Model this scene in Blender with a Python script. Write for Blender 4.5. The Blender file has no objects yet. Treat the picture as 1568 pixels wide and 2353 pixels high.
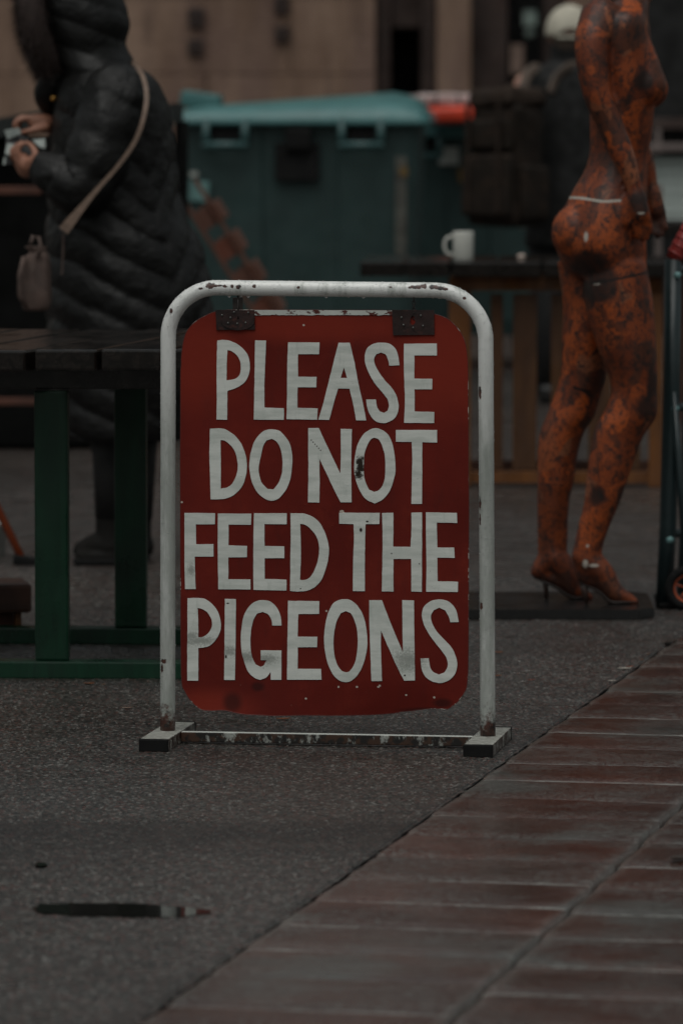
import bpy, bmesh, math, random
import numpy as np
from mathutils import Vector, Matrix, noise
R = math.radians
random.seed(7)
sc = bpy.context.scene
# ------------------------------------------------------------------ camera, light, exposure
F = 12800.0                      # focal length in units of the 1568 x 2352 view of the photograph
PITCH = math.atan(951 / F)
CAMZ = 1.4
cam_d = bpy.data.cameras.new('camera'); cam = bpy.data.objects.new('camera', cam_d)
sc.collection.objects.link(cam); sc.camera = cam
cam.location = (0, 0, CAMZ); cam.rotation_euler = (math.pi / 2 - PITCH, 0, 0)
cam_d.sensor_fit = 'VERTICAL'; cam_d.sensor_height = 36; cam_d.lens = F / 2352 * 36
cam_d.clip_start = 0.5; cam_d.clip_end = 400
cam_d.dof.use_dof = True; cam_d.dof.focus_distance = 12.02; cam_d.dof.aperture_fstop = 5.0
cam_d.dof.aperture_blades = 9

SUN_EL, SUN_ROT = R(69), R(196)
world = bpy.data.worlds.new('World'); sc.world = world; world.use_nodes = True
wn = world.node_tree; wn.nodes.clear()
wo = wn.nodes.new('ShaderNodeOutputWorld'); wb = wn.nodes.new('ShaderNodeBackground')
sky = wn.nodes.new('ShaderNodeTexSky'); sky.sky_type = 'NISHITA'; sky.sun_disc = False
sky.sun_elevation = SUN_EL; sky.sun_rotation = SUN_ROT; sky.air_density = 1.5; sky.dust_density = 4.0
hs = wn.nodes.new('ShaderNodeHueSaturation'); hs.inputs['Saturation'].default_value = 0.22
tint = wn.nodes.new('ShaderNodeMix'); tint.data_type = 'RGBA'; tint.blend_type = 'MULTIPLY'
tint.inputs[0].default_value = 1.0; tint.inputs[7].default_value = (0.97, 1.0, 0.955, 1)
wn.links.new(sky.outputs[0], hs.inputs['Color']); wn.links.new(hs.outputs[0], tint.inputs[6])
wn.links.new(tint.outputs[2], wb.inputs['Color']); wb.inputs['Strength'].default_value = 0.08
wn.links.new(wb.outputs[0], wo.inputs['Surface'])
sun_d = bpy.data.lights.new('sun', 'SUN'); sun = bpy.data.objects.new('sun', sun_d); sc.collection.objects.link(sun)
sun_d.energy = 1.5; sun_d.angle = R(64); sun_d.color = (1.0, 0.985, 0.96)
# the sky's sun direction: azimuth measured clockwise from +Y
sdir = Vector((math.sin(SUN_ROT) * math.cos(SUN_EL), math.cos(SUN_ROT) * math.cos(SUN_EL), math.sin(SUN_EL)))
sun.rotation_euler = sdir.to_track_quat('Z', 'Y').to_euler()
sc.view_settings.view_transform = 'Standard'; sc.view_settings.look = 'None'
sc.view_settings.exposure = -0.45; sc.view_settings.gamma = 1; sc.view_settings.use_curve_mapping = False

# ------------------------------------------------------------------ helpers
CP, SP = math.cos(PITCH), math.sin(PITCH)
def ray(x, y):
    a = (x - 784) / F; b = (1176 - y) / F
    return Vector((a, CP + b * SP, -SP + b * CP))
def P(x, y, Y):
    d = ray(x, y); return Vector((0, 0, CAMZ)) + d * (Y / d.y)
def G(x, y, z=0.0):
    d = ray(x, y); return Vector((0, 0, CAMZ)) + d * ((z - CAMZ) / d.z)
COL = sc.collection
def tag(o, label=None, cat=None, group=None, kind=None):
    if label: o['label'] = label
    if cat: o['category'] = cat
    if group: o['group'] = group
    if kind: o['kind'] = kind
    return o
def thing(name, label, cat, loc=(0, 0, 0), rz=0, group=None):
    o = bpy.data.objects.new(name, None); COL.objects.link(o)
    o.location = loc; o.rotation_euler = (0, 0, rz); o.empty_display_size = 0.1
    return tag(o, label, cat, group)
def mobj(name, me, m, parent=None, loc=None, rot=None):
    o = bpy.data.objects.new(name, me); COL.objects.link(o)
    if m is not None:
        me.materials.clear(); me.materials.append(m)
    if parent: o.parent = parent
    if loc is not None: o.location = loc
    if rot is not None: o.rotation_euler = rot
    return o
def from_bm(name, bm, m, parent=None, smooth=False, loc=None, rot=None):
    bmesh.ops.recalc_face_normals(bm, faces=bm.faces)
    me = bpy.data.meshes.new(name); bm.to_mesh(me); bm.free()
    if smooth: me.shade_smooth()
    return mobj(name, me, m, parent, loc, rot)
def from_py(name, v, f, m, parent=None, smooth=False, loc=None, rot=None):
    me = bpy.data.meshes.new(name); me.from_pydata([tuple(a) for a in v], [], f); me.validate(); me.update()
    if smooth: me.shade_smooth()
    return mobj(name, me, m, parent, loc, rot)
def box(bm, c, s, rot=None, bev=0.0, seg=2):
    mt = Matrix.Translation(Vector(c)) @ (rot.to_4x4() if rot is not None else Matrix.Identity(4)) @ Matrix.Diagonal((s[0], s[1], s[2], 1))
    r = bmesh.ops.create_cube(bm, size=1, matrix=mt)
    if bev > 0:
        es = list({e for v in r['verts'] for e in v.link_edges})
        bmesh.ops.bevel(bm, geom=es, offset=bev, segments=seg, affect='EDGES', profile=0.6)
def boxo(name, c, s, m, parent=None, rot=None, bev=0.003, wob=0.0):
    bm = bmesh.new(); box(bm, (0, 0, 0), s, None, bev)
    if wob:
        for v in bm.verts:
            v.co += noise.noise_vector(Vector(c) * 9 + v.co * 3) * wob
    o = from_bm(name, bm, m, parent)
    o.location = c
    if rot is not None: o.rotation_euler = rot
    return o
def ray_to(root, x, y, ly=0.0):
    """view ray met with the plane local-y = ly of a yawed root: returns local (x, z)"""
    mi = Matrix.Rotation(-root.rotation_euler.z, 4, 'Z') @ Matrix.Translation(-Vector(root.location))
    o = mi @ Vector((0, 0, CAMZ)); d = mi.to_3x3() @ ray(x, y)
    t = (ly - o.y) / d.y; p = o + d * t
    return p.x, p.z
def cat_rom(pts, n=6, closed=False):
    out = []; N = len(pts)
    rng = range(N if closed else N - 1)
    for i in rng:
        p1, p2 = pts[i], pts[(i + 1) % N]
        p0 = pts[(i - 1) % N] if closed or i > 0 else p1 * 2 - p2
        p3 = pts[(i + 2) % N] if closed or i + 2 < N else p2 * 2 - p1
        for k in range(n):
            t = k / n
            out.append(0.5 * ((2 * p1) + (p2 - p0) * t + (2 * p0 - 5 * p1 + 4 * p2 - p3) * t * t + (3 * p1 - p0 - 3 * p2 + p3) * t ** 3))
    if not closed: out.append(pts[-1])
    return out
def tube_bm(bm, path, rad, seg=16, caps=True, flat=1.0, mod=None, up=Vector((0, 0, 1))):
    """tube with parallel-transport frames; rad is a number or list; flat squashes along the second axis"""
    n = len(path); rings = []
    t0 = (path[1] - path[0]).normalized()
    nrm = up - t0 * up.dot(t0)
    if nrm.length < 1e-3: nrm = Vector((1, 0, 0)) - t0 * t0.x
    nrm.normalize(); L = 0
    for i in range(n):
        t = (path[min(i + 1, n - 1)] - path[max(i - 1, 0)]).normalized()
        nrm = (nrm - t * nrm.dot(t)).normalized(); b = t.cross(nrm)
        r = rad[i] if isinstance(rad, (list, tuple)) else rad
        if i: L += (path[i] - path[i - 1]).length
        ring = []
        for k in range(seg):
            a = 2 * math.pi * k / seg
            rr = r + (mod(L, a, r) if mod else 0)
            ring.append(bm.verts.new(path[i] + nrm * math.cos(a) * rr + b * math.sin(a) * rr * flat))
        rings.append(ring)
    for i in range(n - 1):
        for k in range(seg):
            bm.faces.new((rings[i][k], rings[i][(k + 1) % seg], rings[i + 1][(k + 1) % seg], rings[i + 1][k]))
    if caps:
        bm.faces.new(rings[0][::-1]); bm.faces.new(rings[-1])
def tubeo(name, path, rad, m, parent=None, seg=16, **k):
    bm = bmesh.new(); tube_bm(bm, [Vector(p) for p in path], rad, seg, **k)
    return from_bm(name, bm, m, parent, smooth=True)
def chain(bm, pts, rads, seg=12, n=5):
    """limb of capsules: smooth tube through joints with ball ends"""
    V = [Vector(tuple(p) + (r,)) for p, r in zip([Vector(p) for p in pts], rads)]
    C = cat_rom(V, n)
    tube_bm(bm, [Vector(c[:3]) for c in C], [max(c[3], 0.001) for c in C], seg)
    for p, r in ((pts[0], rads[0]), (pts[-1], rads[-1])):
        bmesh.ops.create_icosphere(bm, subdivisions=2, radius=r * 0.99, matrix=Matrix.Translation(Vector(p)))
def ball(bm, p, r, s=(1, 1, 1), rot=None):
    bmesh.ops.create_icosphere(bm, subdivisions=3, radius=r, matrix=Matrix.Translation(Vector(p)) @ (rot.to_4x4() if rot else Matrix.Identity(4)) @ Matrix.Diagonal((s[0], s[1], s[2], 1)))
def loft(bm, secs, seg=48, n=6, mod=None, power=1.0):
    """stacked horizontal ellipses: secs = (cx, cy, cz, rx, ry)"""
    V = [Vector(s) for s in secs] if len(secs[0]) <= 4 else None
    A = [Vector(s[:3]) for s in secs]; B = [Vector((s[3], s[4], 0)) for s in secs]
    A = cat_rom(A, n); B = cat_rom(B, n); rings = []
    for a, b in zip(A, B):
        ring = []
        for k in range(seg):
            t = 2 * math.pi * k / seg; c, s = math.cos(t), math.sin(t)
            q = 1 + (mod(a, t) if mod else 0)
            ring.append(bm.verts.new((a.x + abs(c) ** power * math.copysign(1, c) * b.x * q, a.y + abs(s) ** power * math.copysign(1, s) * b.y * q, a.z)))
        rings.append(ring)
    for i in range(len(rings) - 1):
        for k in range(seg):
            bm.faces.new((rings[i][k], rings[i][(k + 1) % seg], rings[i + 1][(k + 1) % seg], rings[i + 1][k]))
    bm.faces.new(rings[0][::-1]); bm.faces.new(rings[-1])
def remesh(o, voxel, smooth=2):
    for p in o.data.polygons: pass
    md = o.modifiers.new('r', 'REMESH'); md.mode = 'VOXEL'; md.voxel_size = voxel; md.use_smooth_shade = True
    if smooth:
        s = o.modifiers.new('s', 'SMOOTH'); s.factor = 0.5; s.iterations = smooth
    dg = bpy.context.evaluated_depsgraph_get()
    me = bpy.data.meshes.new_from_object(o.evaluated_get(dg)); mats = list(o.data.materials)
    o.modifiers.clear(); o.data = me; me.name = o.name
    me.materials.clear()
    for m in mats: me.materials.append(m)
    me.shade_smooth()
    return o

# ------------------------------------------------------------------ material helpers
class NT:
    def __init__(s, name):
        s.m = bpy.data.materials.new(name); s.m.use_nodes = True; s.t = s.m.node_tree; s.t.nodes.clear()
        s.out = s.n('ShaderNodeOutputMaterial'); s.b = s.n('ShaderNodeBsdfPrincipled')
        s.t.links.new(s.b.outputs[0], s.out.inputs[0])
        s.co = s.n('ShaderNodeTexCoord').outputs['Object']
    def n(s, ty): return s.t.nodes.new(ty)
    def set(s, sock, v):
        if isinstance(v, bpy.types.NodeSocket): s.t.links.new(v, sock)
        elif isinstance(v, (tuple, list)) and len(v) == 3 and sock.type == 'RGBA': sock.default_value = (*v, 1)
        else: sock.default_value = v
    def inp(s, k, v): s.set(s.b.inputs[k], v)
    def map(s, sc_=(1, 1, 1), co=None, rot=(0, 0, 0), loc=(0, 0, 0)):
        m = s.n('ShaderNodeMapping'); s.set(m.inputs[0], co or s.co); m.inputs['Scale'].default_value = sc_
        m.inputs['Rotation'].default_value = rot; m.inputs['Location'].default_value = loc
        return m.outputs[0]
    def noise(s, scale, det=3, rough=0.5, co=None, dist=0.0):
        m = s.n('ShaderNodeTexNoise'); s.set(m.inputs['Vector'], co or s.co)
        m.inputs['Scale'].default_value = scale; m.inputs['Detail'].default_value = det
        m.inputs['Roughness'].default_value = rough; m.inputs['Distortion'].default_value = dist
        return m.outputs[0]
    def vor(s, scale, out='Distance', co=None, feat='F1', metric='EUCLIDEAN', rnd=1.0):
        m = s.n('ShaderNodeTexVoronoi'); m.feature = feat; m.distance = metric
        s.set(m.inputs['Vector'], co or s.co); m.inputs['Scale'].default_value = scale
        m.inputs['Randomness'].default_value = rnd
        return m.outputs[out]
    def ramp(s, v, a, b, lo=0.0, hi=1.0, smooth=True):
        m = s.n('ShaderNodeMapRange'); s.set(m.inputs[0], v)
        m.interpolation_type = 'SMOOTHSTEP' if smooth else 'LINEAR'
        for k, x in zip((1, 2, 3, 4), (a, b, lo, hi)): m.inputs[k].default_value = x
        return m.outputs[0]
    def mix(s, f, a, b, ty='MIX'):
        m = s.n('ShaderNodeMix'); m.data_type = 'RGBA'; m.blend_type = ty
        s.set(m.inputs[0], f); s.set(m.inputs[6], a); s.set(m.inputs[7], b)
        return m.outputs[2]
    def math(s, op, a, b=0.0, c=0.0):
        m = s.n('ShaderNodeMath'); m.operation = op; s.set(m.inputs[0], a); s.set(m.inputs[1], b)
        if op in ('MULTIPLY_ADD',): s.set(m.inputs[2], c)
        return m.outputs[0]
    def vm(s, op, a, b):
        m = s.n('ShaderNodeVectorMath'); m.operation = op; s.set(m.inputs[0], a); s.set(m.inputs[1], b)
        return m.outputs[1] if op == 'LENGTH' else m.outputs[0]
    def sep(s, v=None):
        m = s.n('ShaderNodeSeparateXYZ'); s.set(m.inputs[0], v or s.co); return m.outputs
    def bump(s, h, dist=0.001, strength=1.0, prev=None):
        m = s.n('ShaderNodeBump'); s.set(m.inputs['Height'], h); m.inputs['Distance'].default_value = dist
        m.inputs['Strength'].default_value = strength
        if prev: s.set(m.inputs['Normal'], prev)
        s.b.inputs['Normal']; s.t.links.new(m.outputs[0], s.b.inputs['Normal'])
        return m.outputs[0]
    def spots(s, lst, wob=None, soft=0.35):
        """union of soft ellipses in local x,z: lst = (x, z, rx, rz)"""
        acc = None
        for (x, z, rx, rz) in lst:
            a = s.vm('SUBTRACT', s.co, (x, 0, z)); a = s.vm('MULTIPLY', a, (1 / rx, 0, 1 / rz))
            d = s.vm('LENGTH', a, (0, 0, 0))
            if wob is not None: d = s.math('ADD', d, wob)
            d = s.ramp(d, 1 - soft, 1 + soft, 1, 0)
            acc = d if acc is None else s.math('MAXIMUM', acc, d)
        return acc
def M(name, col, rough=0.5, var=0.25, scale=8.0, bump=0.0, bscale=60.0, metal=0.0, spec=0.5, stretch=(1, 1, 1), col2=None, coat=0.0):
    t = NT(name); co = t.map(stretch)
    nz = t.noise(scale, 5, 0.6, co)
    d = tuple(c * (1 - var) for c in col); u = tuple(min(1, c * (1 + var)) for c in col)
    c = t.mix(t.ramp(nz, 0.3, 0.7), d, u)
    if col2: c = t.mix(t.ramp(t.noise(scale * 2.3, 6, 0.7, co), 0.52, 0.64), c, col2)
    t.inp('Base Color', c); t.inp('Metallic', metal); t.inp('Specular IOR Level', spec)
    t.inp('Roughness', t.ramp(t.noise(scale * 1.7, 4), 0.3, 0.7, max(0.02, rough * 0.8), min(1, rough * 1.2)))
    if coat: t.inp('Coat Weight', coat); t.inp('Coat Roughness', 0.2)
    if bump: t.bump(t.noise(bscale, 4, 0.6, co), bump)
    return t.m

# asphalt: chips of stone in dark binder, wet
def mat_asphalt():
    t = NT('wet_asphalt')
    big = t.noise(0.9, 4, 0.55); mid = t.noise(6, 4, 0.6)
    v = t.vor(150, 'Color'); s = t.n('ShaderNodeSeparateColor'); t.set(s.inputs[0], v)
    chip = s.outputs[0]
    c = t.mix(t.ramp(chip, 0.2, 1.0), (0.013, 0.0127, 0.0116), (0.062, 0.059, 0.053))
    c = t.mix(t.ramp(s.outputs[1], 0.86, 0.92), c, (0.145, 0.14, 0.13))
    c = t.mix(t.ramp(s.outputs[2], 0.80, 0.92), c, (0.085, 0.040, 0.034))
    c = t.mix(t.ramp(big, 0.35, 0.7), c, t.mix(1.0, c, (0.58, 0.55, 0.53), 'MULTIPLY'))
    # older dark seam across the lane in front of the sign, a rough band of its own
    xyz = t.sep(); yy = t.math('ADD', xyz[1], t.math('MULTIPLY', t.math('SUBTRACT', t.noise(3.0, 5), 0.5), 0.22))
    band = t.math('MULTIPLY', t.ramp(yy, 10.25, 10.62, 0, 1), t.ramp(yy, 10.66, 10.75, 1, 0))
    band = t.math('MULTIPLY', band, t.ramp(t.noise(9, 3), 0.25, 0.6, 0.35, 1))
    c = t.mix(band, c, t.mix(1.0, c, (0.55, 0.53, 0.52), 'MULTIPLY'))
    c = t.mix(t.ramp(t.vor(3.3), .035, .055, .8, 0), c, (0.014, 0.012, 0.011))
    c = t.mix(t.ramp(t.noise(22, 4), 0.62, 0.72), c, t.mix(1.0, c, (0.6, 0.58, 0.56), 'MULTIPLY'))
    t.inp('Base Color', c)
    t.inp('Roughness', t.math('ADD', t.ramp(mid, 0.3, 0.7, 0.27, 0.46), t.ramp(big, 0.35, 0.65, -0.06, 0.05)))
    t.inp('Specular IOR Level', 0.5)
    h = t.math('ADD', t.math('MULTIPLY', t.vor(150), -1.0), t.math('MULTIPLY', t.noise(420, 2), 0.35))
    n1 = t.bump(t.noise(14, 4), 0.006, 0.35); t.bump(h, 0.002, 0.7, n1)
    return t.m
def mat_slab():
    t = NT('wet_reddish_granite'); oi = t.n('ShaderNodeObjectInfo').outputs['Random']
    wco = t.n('ShaderNodeNewGeometry').outputs['Position']
    v = t.vor(420, 'Color', wco); s = t.n('ShaderNodeSeparateColor'); t.set(s.inputs[0], v)
    c = t.mix(s.outputs[0], (0.022, 0.0085, 0.0062), (0.078, 0.032, 0.023))
    c = t.mix(t.ramp(s.outputs[1], 0.8, 0.9), c, (0.16, 0.135, 0.12))
    c = t.mix(t.ramp(oi, 0, 1, 0, 0.75), c, t.mix(1.0, c, (1.15, 0.72, 0.62), 'MULTIPLY'))
    c = t.mix(t.ramp(t.noise(2.6, 4, 0.6, wco), 0.35, 0.65), c, t.mix(1.0, c, (0.55, 0.55, 0.56), 'MULTIPLY'))
    # pale sky reflection painted along the near and side edges of every slab
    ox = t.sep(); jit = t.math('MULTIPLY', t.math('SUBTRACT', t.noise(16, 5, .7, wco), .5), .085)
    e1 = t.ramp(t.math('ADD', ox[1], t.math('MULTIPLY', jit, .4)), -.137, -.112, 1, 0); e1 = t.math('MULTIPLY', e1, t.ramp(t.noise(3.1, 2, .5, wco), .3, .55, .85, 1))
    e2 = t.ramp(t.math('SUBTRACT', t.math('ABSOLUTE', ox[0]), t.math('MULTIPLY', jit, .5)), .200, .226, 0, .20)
    edge_sheen = t.math('MAXIMUM', e1, e2)
    pale = t.math('MULTIPLY', 1.0, t.ramp(t.noise(2.2, 5, .6, t.map((1, 1, 1), wco, loc=(3, 3, 0))), .52, .7, 0, .75))
    c = t.mix(t.math('MULTIPLY', pale, 2.2), c, (0.062, 0.060, 0.055))
    spk = t.ramp(t.noise(75, 4, .8, t.map((1, .45, 1), wco)), .47, .57); spk = t.math('MULTIPLY', spk, t.ramp(t.noise(4.5, 4, .6, wco), .40, .62, .10, .70))
    c = t.mix(spk, c, (0.105, 0.104, 0.096))
    c = t.mix(t.math('MULTIPLY', edge_sheen, .9), c, t.mix(t.noise(160, 3, .5, wco), (0.20, 0.20, 0.185), (0.34, 0.34, 0.315)))
    t.inp('Base Color', c); t.inp('Specular IOR Level', 0.6)
    w = t.noise(5.0, 5, 0.65, wco)
    t.inp('Roughness', t.math('ADD', t.ramp(w, 0.35, 0.68, 0.07, 0.24), t.math('MULTIPLY', edge_sheen, .16)))
    n1 = t.bump(t.noise(10, 3, 0.5, wco), 0.003, 0.3)
    n2 = t.bump(t.noise(240, 3, 0.6, wco), 0.0009, 0.8, n1)
    t.bump(t.math('MULTIPLY', t.noise(105, 4, .7, wco), t.ramp(t.noise(4.5, 4, .6, wco), .40, .60, .15, 1)), 0.0026, 0.9, n2)
    return t.m
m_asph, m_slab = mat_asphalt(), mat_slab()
m_bed = M('joint_grit', (0.014, 0.013, 0.012), 0.9, 0.4, 60, 0.004, 200)

# ------------------------------------------------------------------ ground
E0, E1 = G(320, 2352), G(1568, 1458)
ud = (E1 - E0); ud.z = 0; ud.normalize(); vd = Vector((ud.y, -ud.x, 0))          # along the kerb line / across to the right
def K(a, b, z=0.0): p = E0 + ud * a + vd * b; return Vector((p.x, p.y, z))
rag = []
a = -22.0
while a < 150:
    st = 0.035 if -2 < a < 9 else 1.0
    rag.append(K(a, -0.004 + 0.007 * noise.noise(Vector((a * 6, 3, 0))) + 0.008 * noise.noise(Vector((a * 21, 9, 0)))))
    a += st
va = rag + [Vector((-150, 150, 0)), Vector((-150, -30, 0))]
tag(from_py('asphalt_ground', va, [list(range(len(va)))[::-1]], m_asph), kind='structure')
tag(from_py('paving_bed', [K(-40, -0.4, -0.016), K(170, -0.4, -0.016), K(170, 120, -0.016), K(-40, 120, -0.016)], [(3, 2, 1, 0)], m_bed), kind='structure')
pav = thing('pavement', None, None); pav['kind'] = 'structure'
W1 = 0.452
def slab_mesh(seed, L=0.30, W=0.45):
    rnd = random.Random(seed); NX, NY = 62, 48; v = []; f = []
    prof = lambda u: u
    tl = rnd.uniform(-0.0012, 0.0012); tx = rnd.uniform(-0.001, 0.001)
    for j in range(NY + 1):
        for i in range(NX + 1):
            x = (i / NX - 0.5) * W; y = (j / NY - 0.5) * L
            dn = (y + L / 2)                       # from the near edge
            z = 0.0
            if dn < 0.10: z -= 0.0095 * (1 - dn / 0.10) ** 2.2
            df = L / 2 - y
            if df < 0.010: z -= 0.0010 * (1 - df / 0.010) ** 2
            de = W / 2 - abs(x)
            if de < 0.03: z -= 0.0014 * (1 - de / 0.03) ** 2
            z += 0.0010 * noise.noise(Vector((x * 9 + seed * 7, y * 12, seed))) + rnd.uniform(-.00007, .00007) + tl * y / L * 2 + tx * x / W * 2
            v.append((x, y, z))
    ix = lambda i, j: j * (NX + 1) + i
    for j in range(NY):
        for i in range(NX): f.append((ix(i, j), ix(i + 1, j), ix(i + 1, j + 1), ix(i, j + 1)))
    rim = [ix(i, 0) for i in range(NX + 1)] + [ix(NX, j) for j in range(1, NY + 1)] + [ix(i, NY) for i in range(NX - 1, -1, -1)] + [ix(0, j) for j in range(NY - 1, 0, -1)]
    b0 = len(v)
    for r in rim: v.append((v[r][0], v[r][1], -0.03))
    n = len(rim)
    for k in range(n): f.append((rim[k], b0 + k, b0 + (k + 1) % n, rim[(k + 1) % n]))
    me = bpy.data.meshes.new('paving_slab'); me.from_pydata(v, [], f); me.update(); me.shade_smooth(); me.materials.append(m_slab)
    return me
slabs = [slab_mesh(i) for i in range(6)]
# measured joints of the first strip (distance along the kerb), then an even pace
rng = random.Random(3)
def strip(b0, start, pace, n, jitter=0.012):
    cuts = [start]
    for i in range(n): cuts.append(cuts[-1] + pace + rng.uniform(-jitter, jitter))
    for i in range(n):
        L = cuts[i + 1] - cuts[i] - 0.003
        o = bpy.data.objects.new('paving_slab', slabs[rng.randrange(6)]); COL.objects.link(o); o.parent = pav
        p = K((cuts[i] + cuts[i + 1]) / 2, b0 + W1 / 2, 0.002 + rng.uniform(-0.0012, 0.0012)); o.location = p
        o.rotation_euler = (rng.uniform(-.002, .004), rng.uniform(-.002, .002), -math.atan2(ud.x, ud.y) - 0.03 + rng.uniform(-.003, .003))
        o.scale = (1.0, L / 0.30, 1)
strip(0.0, -1.0, 0.292, 30)
strip(W1 + 0.012, -1.13, 0.300, 22)
strip(2 * (W1 + 0.012), -0.98, 0.296, 22)
strip(3 * (W1 + 0.012), -1.05, 0.300, 30)
strip(4 * (W1 + 0.012), -1.20, 0.295, 32)
strip(5 * (W1 + 0.012), -1.10, 0.300, 32)
strip(6 * (W1 + 0.012), -1.00, 0.297, 32)
# puddle by the left edge of the lane
t = NT('puddle_water'); t.inp('Base Color', (0.012, 0.012, 0.011)); t.inp('Roughness', 0.06); t.inp('Specular IOR Level', 0.5)
t.bump(t.noise(30, 2), 0.0002, 0.4); m_pud = t.m
pv = []
outl = [(68, 2084), (95, 2075), (160, 2072), (240, 2074), (330, 2076), (400, 2080), (450, 2082), (490, 2090), (470, 2098), (420, 2104), (360, 2105), (290, 2106), (200, 2103), (120, 2098), (85, 2092)]
pts = cat_rom([G(x, y, 0.004) for x, y in outl], 5, True)
for i, p in enumerate(pts): pv.append(Vector((p.x, p.y, 0.0035)) + Vector((noise.noise(p * 20), noise.noise(p * 20 + Vector((5, 0, 0))), 0)) * 0.02 + Vector((noise.noise(p * 70), noise.noise(p * 70 + Vector((5, 0, 0))), 0)) * 0.012)
tag(from_py('puddle', pv, [list(range(len(pv)))[::-1]], m_pud), 'shallow dark oval puddle in the asphalt at lower left', 'puddle')
dpv = [(G(x, y, 0.0)) for x, y in [(78, 1989), (90, 1984), (104, 1985), (110, 1991), (95, 1995)]]
tag(from_py('small_puddle', [(p.x, p.y, 0.0035) for p in dpv], [list(range(len(dpv)))[::-1]], m_pud), 'tiny dark wet hollow in the asphalt above the oval puddle', 'puddle')
# ------------------------------------------------------------------ stone chips standing out of the asphalt (real relief)
def relief():
    g = np.random.default_rng(5); d = 0.0056
    nu, nv = int(8.9 / d), int(2.95 / d)          # v runs left from the kerb line, u along it
    U = -1.0 + np.arange(nu) * d; V = -0.006 - np.arange(nv) * d
    U, V = np.meshgrid(U, V, indexing='ij')
    x = E0.x + ud.x * U + vd.x * V; y = E0.y + ud.y * U + vd.y * V
    h = g.random((nu, nv)); k = g.random((nu, nv))
    h = np.where(k > .55, h, h * .35)
    def up(n):
        a = g.random((nu // n + 2, nv // n + 2)); iu = np.arange(nu) / n; iv = np.arange(nv) / n
        u0, v0 = iu.astype(int), iv.astype(int); fu, fv = (iu - u0)[:, None], (iv - v0)[None, :]
        fu, fv = fu * fu * (3 - 2 * fu), fv * fv * (3 - 2 * fv); u0, v0 = u0[:, None], v0[None, :]
        return a[u0, v0] * (1 - fu) * (1 - fv) + a[u0 + 1, v0] * fu * (1 - fv) + a[u0, v0 + 1] * (1 - fu) * fv + a[u0 + 1, v0 + 1] * fu * fv
    z = 0.0004 + 0.0019 * h * (0.45 + 0.9 * up(3)) + 0.0010 * up(9) + 0.0012 * up(40)
    z *= 0.75 + 0.5 * up(18)
    x = x + (g.random((nu, nv)) - .5) * d * .55; y = y + (g.random((nu, nv)) - .5) * d * .55
    # hollows that hold the puddles
    for cx, cy, rx, ry in PUD:
        q = np.sqrt(((x - cx) / rx) ** 2 + ((y - cy) / ry) ** 2); z = np.where(q < 1.0, np.minimum(z, .0025), z)
        z = z * np.clip((q - .72) / .45, 0, 1) 
    z[0, :] = z[-1, :] = z[:, -1] = -0.002; z[:, 0] = -0.004
    m = (x > -1.22) & (x < 1.22); keep = m[:-1, :-1] & m[1:, :-1] & m[:-1, 1:] & m[1:, 1:]
    idx = np.arange(nu * nv).reshape(nu, nv)
    q = np.stack([idx[:-1, :-1], idx[1:, :-1], idx[1:, 1:], idx[:-1, 1:]], -1)[keep]
    used = np.zeros(nu * nv, bool); used[q.ravel()] = True; rm = np.cumsum(used) - 1
    co = np.stack([x, y, z], -1).reshape(-1, 3)[used].astype(np.float32); q = rm[q].astype(np.int32)
    me = bpy.data.meshes.new('asphalt_chips'); me.vertices.add(len(co)); me.vertices.foreach_set('co', co.ravel())
    me.loops.add(q.size); me.loops.foreach_set('vertex_index', q.ravel()); me.polygons.add(len(q))
    me.polygons.foreach_set('loop_start', np.arange(0, q.size, 4, dtype=np.int32))
    me.update(calc_edges=True); me.validate(); me.shade_flat()
    return me
pc = G(285, 2090); p2 = G(97, 1990)
PUD = [(pc.x, pc.y, .19, .085), (p2.x, p2.y, .018, .045)]
rel = mobj('asphalt_chips', relief(), m_asph); rel['kind'] = 'structure'
# ------------------------------------------------------------------ the sign
SX = (752.5 - 784) / 1068.0
sign = thing('swing_sign', 'white tubular stand with hanging red board reading PLEASE DO NOT FEED THE PIGEONS', 'sign', (SX, 12.0, 0), R(-8.5))
def L_(x, y, ly=0.0): return ray_to(sign, x, y, ly)
def S_(x, y, ly=0.0): return ray_to(sign, x / 1.16390, y / 1.16390, ly)

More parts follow.
